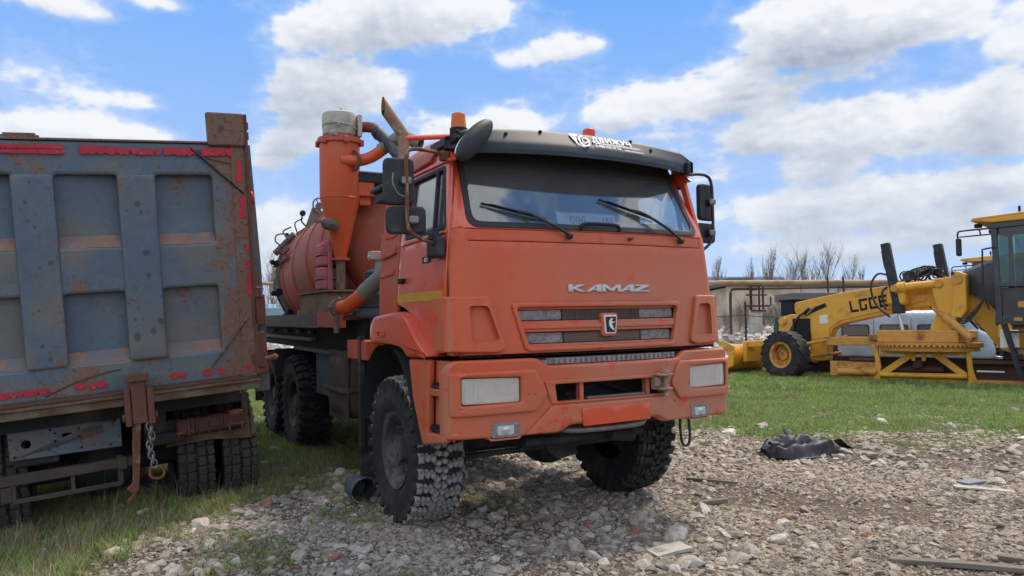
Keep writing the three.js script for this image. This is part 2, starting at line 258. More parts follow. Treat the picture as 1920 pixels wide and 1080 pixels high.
// ---------------------------------------------------------------- ground
const DIR = [Math.cos(rad(30.3)), -Math.sin(rad(30.3))]; // along the dump truck's tail
function height(x, z) {
  const s = (x + 1.945) * DIR[0] + (z + 6.18) * DIR[1]; // the dump truck stands in a slight hollow
  const dip = Math.min(0, Math.max(-.42, .1 * (s + .9))) * sst(-22, -13, z);
  return .15 + .07 * sst(-5, -9, z) + .02 * sst(-9, -20, z) + dip + (noise3(x * 1.3, 3, z * 1.3) - .5) * .035 + (noise3(x * .32, 7, z * .32) - .5) * .05 * sst(-10, -14, z);
}
const edge = [[-9, 6], [-3.4, 5], [-2.7, -4.75], [-2.3, -6.15], [-1.92, -7.4], [-1.2, -8.9], [0, -10.3], [1.6, -11.6], [2.6, -11.0], [3.6, -9.9], [5, -9.7], [6.6, -10.2], [9, -10.6], [40, -11]];
function edgeZ(x) { for (let i = 0; i < edge.length - 1; i++) if (x <= edge[i + 1][0]) return lerp(edge[i][1], edge[i + 1][1], clamp((x - edge[i][0]) / (edge[i + 1][0] - edge[i][0]))); return -11; }
function grassAt(x, z) { // 0 = stones, 1 = grass
  let g = sst(-.8, .8, edgeZ(x) - z + (fbm3(x * .9, 2, z * .9, 4, .6) - .5) * 3.6);
  g *= 1 - .9 * sst(.56, .66, fbm3(x * .33 + 40, 5, z * .8, 3)) * sst(5.5, 7.5, x) * sst(-19, -16, z); // stony strip in the grass
  g *= 1 - sst(-30, -36, z + (noise3(x * .2, 1, z * .2) - .5) * 4) * .8;
  return g;
}
{
  const N = 300, P = [], C = [], U = [], I = [], w = (t) => Math.sign(t) * (9 * Math.abs(t) + 500 * Math.abs(t) ** 5);
  for (let j = 0; j <= N; j++) for (let i = 0; i <= N; i++) {
    const x = w(i / N * 2 - 1) + 1, z = w(j / N * 2 - 1) - 8; const g = grassAt(x, z), n = fbm3(x * .8, 9, z * .8, 3), far = sst(-34, -44, z);
    const dirt = mix3([.13, .1, .076], [.23, .185, .145], n), turf = mix3([.075, .1, .032], [.14, .125, .065], n), rough = [.2, .175, .14];
    C.push(...mix3(mix3(dirt, turf, g), rough, far)); P.push(x, height(x, z), z); U.push(x, z);
  }
  for (let j = 0; j < N; j++) for (let i = 0; i < N; i++) { const a = j * (N + 1) + i, b = a + 1, c = a + N + 1, d = c + 1; I.push(a, c, b, b, c, d); }
  const g = new THREE.BufferGeometry(); g.setAttribute('position', new THREE.Float32BufferAttribute(P, 3)); g.setAttribute('color', new THREE.Float32BufferAttribute(C, 3)); g.setAttribute('uv', new THREE.Float32BufferAttribute(U, 2)); g.setIndex(I); g.computeVertexNormals();
  const tex = dataTex(1024, 2.3, (u, v) => { const a = nC(u * 2, v * 2), b = nB(u * 2, v * 2), s = nD(u * 2, v * 2); const k = .62 + .45 * a + (s - .5) * .35 + .15 * sst(.5, .7, b); return mix3([k, k, k], [k * .92, k * .86, k * .78], b); });
  const bt = dataTex(1024, 1.1, (u, v) => { const h = .45 * nC(u, v) + .35 * nD(u, v) + .2 * nB(u, v); return [h, h, h]; }, false);
  const ground = struct('ground', g, mat({ map: tex, vertexColors: true, roughness: 1, bumpMap: bt, bumpScale: .03 }), 'stony brown earth of the yard with patches of turf');

  // loose stones: broken pale limestone with a few brick-red pieces
  const rs = rng(5);
  const rockGeo = (seed, detail) => { const r = rng(seed), g = mergeVertices(new THREE.IcosahedronGeometry(1, detail).deleteAttribute('normal').deleteAttribute('uv')), p = g.attributes.position, v = V(), cut = []; for (let i = 0; i < 11; i++) cut.push([V(r() - .5, r() - .5, r() - .5).normalize(), .48 + r() * .34]);
    for (let i = 0; i < p.count; i++) { v.fromBufferAttribute(p, i); for (const [n, d] of cut) { const k = v.dot(n); if (k > d) v.addScaledVector(n, (d - k) * .92); } v.multiplyScalar(.9 + .28 * noise3(v.x * 2.1 + seed, v.y * 2.1, v.z * 2.1)); p.setXYZ(i, v.x, v.y * .72, v.z); }
    return boxUV(toCreasedNormals(g, .32)); };
  const rockTex = dataTex(512, 1.1, (u, v) => { const k = .9 + .14 * nC(u, v) + (nD(u, v) - .5) * .14; return mix3([k, k * .985, k * .96], [k * .86, k * .81, k * .74], sst(.5, .75, nA(u, v))); });
  const rockM = mat({ map: rockTex, roughness: .95, bumpMap: bt, bumpScale: .006 });
  const tones = [[.62, .6, .56], [.55, .52, .475], [.48, .44, .39], [.43, .39, .335], [.68, .66, .62], [.51, .475, .425], [.33, .285, .24], [.5, .44, .38]];
  const kinds = [0, 1, 2, 3, 4, 5].map((k) => rockGeo(11 + k * 17, 2)), q = new THREE.Quaternion(), e = new THREE.Euler(), m4 = new THREE.Matrix4(), col = new THREE.Color();
  const lists = kinds.map(() => []);
  const stone = (x, z, s, dy = .25) => { const t = tones[Math.floor(rs() * tones.length)], red = rs() < .025 ? [.38, .2, .145] : t, k = (.66 + rs() * .42) * (1.06 - .1 * sst(.4, 2.2, x)), w = sst(.2, 2.2, x) * .45; e.set((rs() - .5) * .8, rs() * 6.28, (rs() - .5) * .8); q.setFromEuler(e); m4.compose(V(x, height(x, z) + s * dy * (rs() - .1), z), q, V(s * (.8 + rs() * .5), s * (.6 + rs() * .5), s * (.8 + rs() * .45))); lists[Math.floor(rs() * 6)].push([m4.clone(), [red[0] * k, red[1] * k * (1 - .1 * w), red[2] * k * (1 - .24 * w)]]); };
  const scatter = (n, z0, z1, s0, s1, pow, wild) => { for (let i = 0; i < n; i++) { const z = lerp(z0, z1, Math.pow(rs(), .8)), reach = -z * .74 + .8, x = (rs() * 2 - 1) * reach, g = grassAt(x, z); if (rs() < g * wild) continue;
    const track = sst(1.2, 2.2, x + (z + 6) * .5) * sst(-8.6, -7.4, z) * sst(-4.4, -5.2, z); // worn earth on the right is barer
    const pile = fbm3(x * 1.1 + 9, 4, z * 1.1, 3); if (rs() > .35 + 1.3 * sst(.36, .6, pile) - .2 * track) continue; stone(x, z, lerp(s0, s1, Math.pow(rs(), pow))); } };
  scatter(110000, -3.6, -8.2, .007, .02, 1.8, .75); scatter(56000, -6, -14, .01, .03, 2, .82); scatter(19000, -3.6, -14, .018, .05, 1.6, .84); scatter(70000, -3.6, -7, .004, .011, 1.5, .8); scatter(2600, -12, -34, .03, .09, 2, .93);
  for (let i = 0; i < 260; i++) { const t = rs(), x = -2.35 + t * 1.9 + (rs() - .5) * .8, z = -7.1 - t * .3 + (rs() - .5) * 1.3; stone(x, z, .018 + .05 * rs() * rs()); } // row of stones in the grass between the trucks
  kinds.forEach((g, k) => { const im = new THREE.InstancedMesh(g, rockM, lists[k].length); lists[k].forEach(([m, c], i) => { im.setMatrixAt(i, m); im.setColorAt(i, col.setRGB(...c)); }); im.name = 'gravel'; im.userData = { kind: 'stuff' }; im.castShadow = im.receiveShadow = true; ground.add(im); });
  // the larger stones one can pick out, each its own piece of the ground
  const bigKinds = [0, 1, 2, 3, 4, 5, 6].map((k) => rockGeo(211 + k * 13, 2)), bigM = tones.map((t) => { const m = rockM.clone(); m.color.setRGB(t[0], t[1], t[2]); return m; }), redM = rockM.clone(); redM.color.setRGB(.4, .24, .17);
  const big = (x, z, s, red) => { const m = new THREE.Mesh(bigKinds[Math.floor(rs() * 7)], red ? redM : bigM[Math.floor(rs() * 8)]); m.name = 'stone'; m.position.set(x, height(x, z) + s * .22, z); m.rotation.set((rs() - .5) * .6, rs() * 6.28, (rs() - .5) * .6); m.scale.set(s * (.9 + rs() * .5), s * (.75 + rs() * .4), s * (.9 + rs() * .4)); m.castShadow = m.receiveShadow = true; ground.add(m); };
  for (let i = 0, n = 0; n < 275 && i < 6000; i++) { const z = lerp(-4.2, -11, Math.pow(rs(), .9)), x = (rs() * 2 - 1) * (-z * .7), g = grassAt(x, z); if (g > .5 && rs() < .85) continue; const w = fbm3(x * .7 + 3, 6, z * .7, 2); if (rs() > sst(.35, .62, w) * (x > 1.6 ? .45 : 1)) continue; n++; big(x, z, .032 + .036 * Math.pow(rs(), 2) + .004 * (-z - 4), rs() < .05); }
  big(-1.02, -5.05, .06); big(-2.1, -4.72, .06); big(-2.45, -4.62, .055); big(-1.15, -4.9, .045, true); big(.35, -6.1, .07); big(1.12, -5.3, .06); big(-.1, -4.62, .06); big(3.6, -10.9, .11); big(5.6, -11.4, .1); big(2.95, -10.2, .12);
}

// ---------------------------------------------------------------- grass
{
  const r = rng(99);
  const tuft = (seed, n, h, spread, wdt) => { const q = rng(seed), P = [], I = []; for (let i = 0; i < n; i++) { const a = q() * 6.28, d = q() * spread, x = Math.cos(a) * d, z = Math.sin(a) * d, b = q() * 6.28, lean = .15 + q() * .75, hh = h * (.45 + q() * .75), cx = Math.cos(b), cz = Math.sin(b), w = wdt * (.6 + q() * .7), o = P.length / 3;
    for (let k = 0; k < 4; k++) { const t = k / 3, ww = w * (1 - t * .92), ox = cx * lean * hh * t * t, oz = cz * lean * hh * t * t, y = hh * (t - .18 * lean * t * t); P.push(x + ox - cz * ww, y, z + oz + cx * ww, x + ox + cz * ww, y, z + oz - cx * ww); }
    for (let k = 0; k < 3; k++) { const s = o + k * 2; I.push(s, s + 1, s + 3, s, s + 3, s + 2); } }
    const g = new THREE.BufferGeometry(); g.setAttribute('position', new THREE.Float32BufferAttribute(P, 3)); g.setIndex(I); g.computeVertexNormals(); return boxUV(g.toNonIndexed()); };
  const blade = mat({ color: 0xffffff, roughness: .75, transmission: .3, thickness: 0, side: THREE.DoubleSide });
  const greens = [[.2, .32, .045], [.24, .37, .058], [.155, .26, .04], [.28, .37, .075], [.33, .32, .12], [.13, .22, .042]], dry = [[.3, .25, .15], [.36, .3, .19], [.22, .18, .1]];
  const near = [0, 1, 2].map((k) => tuft(5 + k, 11, .085, .045, .0032)), farT = [0, 1].map((k) => tuft(35 + k, 16, .12, .11, .0075)), stalk = [0, 1].map((k) => tuft(75 + k, 5, .3, .07, .0024));
  const put = (geos, name, spots, cols, label) => { const L = geos.map(() => []); spots.forEach((s) => L[Math.floor(r() * geos.length)].push(s)); const q = new THREE.Quaternion(), e = new THREE.Euler(), m4 = new THREE.Matrix4(), c = new THREE.Color();
    const hold = new THREE.Group(); hold.name = name; hold.userData = { kind: 'stuff', label, category: 'grass' }; scene.add(hold);
    geos.forEach((g, k) => { const im = new THREE.InstancedMesh(g, blade, L[k].length); im.name = 'blades'; im.userData = { kind: 'stuff' }; L[k].forEach(([x, z, s, dr], i) => { e.set(0, r() * 6.28, 0); q.setFromEuler(e); m4.compose(V(x, height(x, z) - .01, z), q, V(s, s * (.75 + r() * .5), s)); im.setMatrixAt(i, m4); const t = (r() < dr ? dry : cols)[Math.floor(r() * (r() < dr ? 3 : cols.length)) % cols.length] ?? cols[0], b = .8 + r() * .45; im.setColorAt(i, c.setRGB(t[0] * b, t[1] * b, t[2] * b)); }); im.castShadow = im.receiveShadow = true; hold.add(im); }); };
  const A = [], B = [], D = [];
  const sow = (list, n, x0, x1, z0, z1, s0, s1, dr, pw = 1) => { for (let i = 0; i < n; i++) { const x = lerp(x0, x1, r()), z = lerp(z0, z1, Math.pow(r(), pw)); if (Math.abs(x) > -z * .78 + 1.2) continue; const g = grassAt(x, z), pt = fbm3(x * 1.4, 12, z * 1.4, 3); if (r() > g * sst(.27, .56, pt + (x > 1 ? .13 : .04))) continue; list.push([x, z, lerp(s0, s1, r()) * (.65 + .7 * pt), dr * sst(.35, .62, noise3(x * .8, 15, z * .8))]); } };
  sow(A, 40000, -6, -.8, -4.2, -9, .55, 1.2, .65); sow(A, 30000, -5, 1.5, -8, -15, .6, 1.3, .15); sow(A, 62000, 1.5, 14, -9.2, -17, .55, 1.1, .12, .85);
  sow(B, 16000, -9, 4, -13, -34, .8, 1.3, .2); sow(B, 52000, 2, 32, -15, -36, .65, 1.15, .14, .8);
  for (let i = 0; i < 16000; i++) { const x = lerp(-3.2, .4, r()), z = lerp(-4.2, -8, r()); if (fbm3(x * 1.7 + 30, 2, z * 1.7, 3) > .56 + .05 * Math.max(0, x + 2) && r() < .6) A.push([x, z, lerp(.4, .85, r()), .35]); }
  for (let i = 0; i < 14000; i++) { const x = lerp(2, 10, r()), z = lerp(-8.6, -12, r()); if (fbm3(x * 1.2 + 12, 2, z * 1.2, 3) > .57 && r() < .5) A.push([x, z, lerp(.4, .8, r()), .2]); }
  sow(D, 420, -5.2, -1.6, -4.2, -7.6, .4, .9, .97); sow(D, 260, 2, 14, -10, -20, .4, .8, .9);
  put(near, 'short_grass', A, greens, 'short green and yellowing grass beside and under the trucks'); put(farT, 'meadow_grass', B, greens, 'green grass round the yellow grader'); put(stalk, 'dry_stalks', D, dry, 'thin dry stalks standing in the grass by the dump truck');
}

// ---------------------------------------------------------------- far background
const spot = (px, py, D) => { const c = camera.rotation.x, dx = (px - 960) / 1400, dy = (540 - py) / 1400, z = Math.cos(c) - dy * Math.sin(c), k = D / z; return V(dx * k, 1.63 + (dy * Math.cos(c) + Math.sin(c)) * k, -D); };
M.concrete = mat({ map: dataTex(512, 5, (u, v) => mix3(rgb(200, 188, 166), rgb(166, 152, 132), sst(.35, .7, nA(u, v) * .6 + nC(u, v) * .4))), roughness: .95 });
M.concreteGrey = mat({ map: dataTex(512, 5, (u, v) => mix3(rgb(190, 187, 180), rgb(160, 155, 147), sst(.35, .7, nB(u, v)))), roughness: .95 });
M.roofDark = mat({ color: 0x6b6560, roughness: .95 });
M.blueSheet = mat({ map: dataTex(256, 4, (u, v) => mix3(rgb(116, 152, 176), rgb(140, 160, 172), nB(u, v))), roughness: .8 });
M.pipe = mat({ map: dataTex(256, 3, (u, v) => mix3(rgb(178, 152, 116), rgb(150, 118, 84), sst(.4, .7, nB(u, v)))), roughness: .8 });
M.rustDark = mat({ map: dataTex(256, 1, (u, v) => mix3(rgb(84, 54, 44), rgb(60, 46, 42), nB(u, v))), roughness: .9 });
M.bark = mat({ color: 0x8a8278, roughness: 1 });
{
  const w = thing('concrete_building', 'long low pale concrete building with a flat dark roof beyond the fence', 'building', [17.2, .1, -60]);
  for (let i = 0; i < 9; i++) part('wall_panel', [box(2.94, 5.1, .35, 1.5 + i * 3, 2.55 - .0, 0, .03)], i === 0 || i > 5 ? M.concrete : i === 2 ? M.concreteGrey : i % 2 ? M.concrete : M.concreteGrey, w);
  part('wall', [box(26.8, 5, 12, 13.5, 2.5, -6.2)], M.concrete, w); part('roof', [box(27.6, .28, 13, 13.5, 5.26, -6), box(1.8, .5, 2, 1.3, 5.55, -1.2), box(24, .16, .5, 15, 5.47, .1)], M.roofDark, w);
  for (const x of [7.3, 10.2, 16.4, 19.2]) { const f = part('window', [box(1.1, 1.2, .1, x + .0, 3.2, .16)], M.concreteGrey, w); part('pane', [box(.9, 1, .04, x, 3.2, .23)], M.dark, f); }
  const far = thing('blue_hall', 'distant pale blue hall roof left of the concrete building', 'building', [36, 0, -140]); part('wall', [box(18, 8, 10, 4, 4, 0)], M.concreteGrey, far); part('roof', [box(18.6, 3, 10.6, 4, 10, 0, .4)], M.blueSheet, far);
  const lw = thing('blue_roofed_shed', 'low shed with a blue metal roof seen between the two trucks', 'shed', [-19, .1, -52]); part('wall', [box(12, 2.6, 5, 0, 1.3, 0)], M.concreteGrey, lw); part('roof', [box(12.6, .5, 5.8, 0, 3.0, 0, 0, .08)], M.blueSheet, lw); part('door', [box(1.2, 2, .1, .6, 1, 2.55)], M.blueSheet, lw);
  const p = thing('gas_pipe', 'beige overhead pipe on thin rusty supports crossing in front of the building', 'pipe', [0, 0, -48]);
  part('pipe', [rod([-30, 4.62, 0], [13.3, 4.74, 0], .11), rod([13.3, 4.74, 0], [34, 4.82, 0], .13)], M.pipe, p); part('branch_pipe', [rod([15.7, 4.3, .2], [24, 4.45, .2], .055), tube([[15.7, 4.3, .2], [14.6, 4.3, .2], [14.1, 4.25, .2], [14, 3.9, .2], [14, 1.2, .2]], .09, 20)], M.rustDark, p);
  for (const x of [-26, -17.6, 15.6, 24.6, 27]) part('support', [rod([x - .25, 0, .15], [x - .25, 4.5, .15], .06), rod([x + .25, 0, .15], [x + .25, 4.5, .15], .06), box(.9, .08, .3, x, 4.5, .1)], M.rustDark, p);
  part('valve_frame', [rod([15.2, 3.0, .4], [15.2, 4.4, .4], .05), rod([16, 3, .4], [16, 4.4, .4], .05), box(1.3, .08, .3, 15.6, 3.9, .4), box(1.6, .1, .3, 15.6, 3.2, .4), box(.9, .1, .3, 15.7, 2.9, .4), rod([16.5, 3.2, .4], [16.5, 3.8, .4], .05)], M.rustDark, p); part('pillar', [box(.75, 2.9, .5, 15.6, 1.45, .1, .04)], M.concreteGrey, p);
  part('ladder', [rod([20.3, 1.5, .3], [20.2, 5.1, .3], .06), rod([21.3, 1.5, .3], [21.2, 5.1, .3], .06), ...[2, 2.5, 3, 3.5, 4].map((y) => rod([20.3, y, .3], [21.3, y, .3], .03))], M.rustDark, p);
}
{ // wire fence
  const f = thing('wire_fence', 'thin wire mesh fence on rusty steel posts before the rubble', 'fence', [0, .2, -34]);
  for (let x = 7.65; x < 27; x += 3) part('post', [rod([x, 0, 0], [x - .03, 2.75, 0], .045)], M.rustDark, f);
  const wires = []; for (let x = 7.65; x < 25.6; x += .075) wires.push(box(.007, 2.0, .007, x, 1.1, 0)); for (const y of [.15, .55, .95, 1.35, 1.75, 2.08]) wires.push(box(18, .012, .012, 16.6, y, .01)); part('wire_mesh', wires, mat({ color: 0x8d8a86, roughness: .6, metalness: .4 }), f).userData.kind = 'stuff';
  part('top_wire', [tube([...Array(26)].map((_, i) => [7.65 + i * .72, 2.1 + (i % 4 === 0 ? .04 : -.03), .02]), .016, 80, 5)], M.rustDark, f);
}
{ // rubble behind the fence
  const r = rng(61), L = [], h = (x, z) => .1 + (x > 0 ? 1 : .5) * sst(-35.5, -45, z) * sst(-58.5, -53, z) * (.55 + 2.5 * Math.max(0, fbm3(x * .22 + 3, 1, z * .22, 4) - .2));
  const mound = surf(90, 30, (u, v) => { const x = lerp(-30, 36, u), z = lerp(-58, -35.5, v); return [x, h(x, z) + (fbm3(x * 1.4, 8, z * 1.4, 3) - .5) * .3, z]; });
  const o = struct('rubble_ground', boxUV(clean(mound)), mat({ map: dataTex(512, 3, (u, v) => mix3(rgb(138, 124, 106), rgb(112, 100, 86), nB(u, v))), roughness: 1 }), 'low heaps of earth and broken concrete behind the fence');
  const g = boxUV(toCreasedNormals(new THREE.DodecahedronGeometry(1, 0), .3)), n = 9000, im = new THREE.InstancedMesh(g, mat({ color: 0xffffff, roughness: 1 }), n), m = new THREE.Matrix4(), q = new THREE.Quaternion(), c = new THREE.Color();
  for (let i = 0; i < n; i++) { const x = lerp(-24, 34, r()), z = lerp(-56, -36, r()), s = .05 + .3 * r() ** 4, k = .24 + r() * .42; q.setFromEuler(new THREE.Euler(r() * 6, r() * 6, 0)); m.compose(V(x, h(x, z) + s * .2, z), q, V(s, s * .7, s)); im.setMatrixAt(i, m); im.setColorAt(i, c.setRGB(k, k * .93, k * .84)); } im.name = 'rubble'; im.userData.kind = 'stuff'; o.add(im);
}
function bareTree(label, x, z, H, W, seed, spread) { // a leafless tree: tapered trunk, rising limbs, fine twigs
  const r = rng(seed), t = thing('bare_tree', label, 'tree', [x, 0, z], 0, 'bare trees on the skyline'), trunk = [], limbs = [], twigs = [];
  const grow = (a, d, len, rad0, lev) => { const n = 3; let p = a.clone(), dir = d.clone(); const pts = [p.clone()]; for (let i = 0; i < n; i++) { dir.add(V((r() - .5) * .22, .13, (r() - .5) * .22)).normalize(); p.addScaledVector(dir, len / n); pts.push(p.clone()); const ra = rad0 * (1 - .28 * i), rb = rad0 * (1 - .28 * (i + 1)); (lev === 0 ? trunk : lev === 1 ? limbs : twigs).push(rod(pts[i].toArray(), pts[i + 1].toArray(), ra, Math.max(rb, .006), lev < 2 ? 6 : 3)); }
    if (lev < 3) { const k = lev === 0 ? 17 : lev === 1 ? 7 : 4; for (let i = 0; i < k; i++) { const s = lev === 0 ? .16 + .82 * i / k : .2 + .8 * r(), q = pts[0].clone().lerp(pts[n], s); if (s < 1) { const j = Math.min(n - 1, Math.floor(s * n)); q.copy(pts[j]).lerp(pts[j + 1], s * n - j); } const az = r() * 6.28, out = lev === 0 ? spread * (1.1 - .5 * s) : spread * 1.5; const nd = V(Math.cos(az) * out, 1, Math.sin(az) * out).normalize().add(dir.clone().multiplyScalar(.25)).normalize(); grow(q, nd, lev === 0 ? W * (1.9 - 1.1 * s) * (.7 + .5 * r()) : len * (.34 + .3 * r()), rad0 * (lev === 0 ? .34 * (1.2 - .6 * s) : .5), lev + 1); } } };
  grow(V(0, 0, 0), V((r() - .5) * .06, 1, 0), H * .9, H * .019, 0);
  part('trunk', trunk, M.bark, t); part('crown', [limbs, twigs], M.bark, t); return t;
}
{
  const T = [[1350, 474, 110, 3, .28, 'first bare poplar right beside the orange cab'], [1402, 482, 112, 3, .3, 'narrow bare poplar alone between the cab and the tallest poplars'], [1436, 466, 108, 3.4, .26, 'tallest bare poplar of the skyline'], [1478, 484, 116, 5, .6, 'wide bare tree with spreading limbs right of the tallest poplar'], [1510, 471, 110, 3.2, .28, 'slim bare poplar left of the widest crown'], [1541, 474, 112, 5, .5, 'broad bare tree with the widest crown'], [1586, 488, 125, 4, .45, 'thin bare tree over the middle of the building roof'], [1612, 494, 130, 3, .4, 'small bare tree near the first grader cylinder'], [1773, 497, 130, 4, .5, 'small bare tree between the grader cylinder and its dark cowl'], [506, 478, 60, 2.2, .4, 'faint bare tree between the dump truck and the tank']];
  T.forEach(([px, py, D, W, sp, label], i) => { const p = spot(px, py + 6, D); bareTree(label, p.x, p.z, p.y * .92, W * .9, 300 + i * 7, sp); });
  const dryTwigs = (label, px, D, H, seed) => { const p = spot(px, 600, D), o = bareTree('x', p.x, p.z, H, H * .45, seed, .8); o.name = numbered('dry_shrub'); o.position.y = 1; o.userData = { label, category: 'shrub', group: 'dry shrubs along the concrete wall' }; };
  [1362, 1384, 1400, 1430, 1446, 1462].forEach((px, i) => dryTwigs('dry leafless shrub among the rubble before the pale wall', px, 53, 1.5 + (i % 3) * .4, 700 + i));
  const r = rng(8); for (let i = 0; i < 6; i++) { const s = spot(494 + i * 9, 560, 50); bareTree('leafless shrub', s.x, s.z, 2.2 + r() * 1.6, .9, 500 + i, .7).userData = { label: 'leafless shrub in the gap between the dump truck and the tank', category: 'shrub', group: 'leafless shrubs behind the tank' }; }
}

// ---------------------------------------------------------------- grey van and green tractor behind the grader
M.vanPaint = mat({ map: dataTex(512, 2, (u, v) => mix3(rgb(160, 174, 184), rgb(142, 152, 160), sst(.4, .75, nB(u, v)))), roughness: .45, clearcoat: .3 });
{
  const t = thing('van', 'pale grey-blue panel van with round headlamps parked behind the yellow grader', 'van', [13.4, .22, -25.2], rad(-24));
  const sec = (x, h, w, y0) => roundPoly([[-w, y0, .12], [w, y0, .12], [w * 1.0, y0 + (h - y0) * .5, .2], [w * .86, h, .28], [-w * .86, h, .28], [-w, y0 + (h - y0) * .5, .2]], .2, 4).map(([z, y]) => [x, y, z]);
  part('body', [loft([sec(-2.55, 1.7, .8, .62), sec(-2.5, 1.98, .88, .52), sec(-1.2, 2.08, .93, .5), sec(.9, 2.08, .93, .5), sec(1.45, 2.0, .93, .5), sec(1.85, 1.5, .91, .5), sec(2.2, 1.3, .86, .5), sec(2.32, 1.1, .78, .56)])], M.vanPaint, t);
  const win = (x0, x1, y0, y1) => { y0 -= 1.2; y1 -= 1.2; const f = part('window', [ext(roundPoly([[x0, y0], [x1, y0], [x1, y1], [x0, y1]], .09), .03, .008)], M.gasket, t); f.position.set(0, 1.2, .915); f.rotation.x = -.13; const g = part('pane', [ext(roundPoly([[x0 + .04, y0 + .04], [x1 - .04, y0 + .04], [x1 - .04, y1 - .04], [x0 + .04, y1 - .04]], .07), .012)], mat({ color: 0x56646e, roughness: .06, metalness: .2 }), f); g.position.z = .026; return f; };
  win(-2.1, -1.25, 1.2, 1.62); win(-.95, -.1, 1.2, 1.62); win(.15, .7, 1.2, 1.62);
  win(1.0, 1.5, 1.2, 1.6);
  const wf = part('windscreen', [box(.03, .6, 1.5, 0, 0, 0, .01)], mat({ color: 0x4d6a92, roughness: .06, metalness: .2 }), t); wf.position.set(1.72, 1.72, 0); wf.rotation.z = .62;
  part('door_seam', [box(.012, 1.3, .02, .92, 1.2, .925), box(.012, 1.3, .02, -.02, 1.2, .93), box(.012, 1.3, .02, -1.12, 1.2, .93), box(4.4, .012, .02, -.2, 1.08, .932)], M.gasket, t);
  for (const s of [1, -1]) { const h = part('headlight', [disc(2.29, .98, s * .6, .15, .1, 'x')], M.gasket, t); part('lamp_glass', [ball(2.34, .98, s * .6, .11, .4, 1, 1)], M.mirrorFace, h); part('side_lamp', [disc(2.31, .74, s * .64, .06, .06, 'x')], mat({ color: 0x9a5a20, roughness: .4 }), t); }
  part('grille', [box(.06, .34, .8, 2.31, .84, 0, .02)], M.dark, t); part('bumper', [box(.14, .18, 1.75, 2.42, .52, 0, .04)], M.vanPaint, t); part('mirror', [box(.1, .16, .2, 1.75, 1.3, 1.1, .03), rod([1.7, 1.2, .9], [1.75, 1.28, 1.08], .015)], M.dark, t);
  for (const [x, z] of [[-1.45, .76], [1.3, .76], [-1.45, -.76], [1.3, -.76]]) { const w = part('wheel', [lathe([[.2, -.1], [.36, -.1], [.385, -.05], [.385, .05], [.36, .1], [.2, .1]], 'z', x, .385, z)], M.rubber, t); part('rim', [disc(x, .385, z + Math.sign(z) * .06, .21, .06, 'z')], M.vanPaint, w); }
}
{
  const g = spot(1478, 560, 33), t = thing('green_tractor', 'dark green tractor with a black cab half hidden behind the grader nose', 'tractor', [g.x, .25, -33], rad(12));
  M.greenPaint = mat({ color: 0x2c4a3c, roughness: .6 });
  part('bonnet', [box(1.1, .8, 1.6, 0, 1.35, .4, .12), box(.9, .35, 1.2, -.1, 1.85, .3, .1)], M.greenPaint, t); part('cab', [box(.9, .75, 1, .35, 2.3, 0, .08)], M.dark, t); part('window', [box(.4, .4, .03, .2, 2.35, .52, .01)], mat({ color: 0x7d4f3c, roughness: .4 }), t); part('roof', [box(1, .1, 1.1, .35, 2.72, 0, .04)], M.dark, t);
  for (const s of [-.7, .7]) part('wheel', [lathe([[.3, -.15], [.55, -.15], [.6, 0], [.55, .15], [.3, .15]], 'x', s, .6, .3)], M.rubber, t);
  const k = spot(1510, 560, 40), s = thing('dark_roofed_kiosk', 'small white cabin with a dark roof behind the grader beam', 'cabin', [k.x, .2, -40]); part('wall', [box(2.4, 3, 2, .6, 1.5, 0)], M.white, s); part('roof', [box(3.2, .42, 2.6, .4, 3.2, 0, .05)], M.roofDark, s); part('window', [box(.5, .5, .05, 1.2, 2.6, 1.02)], M.dark, s);
}

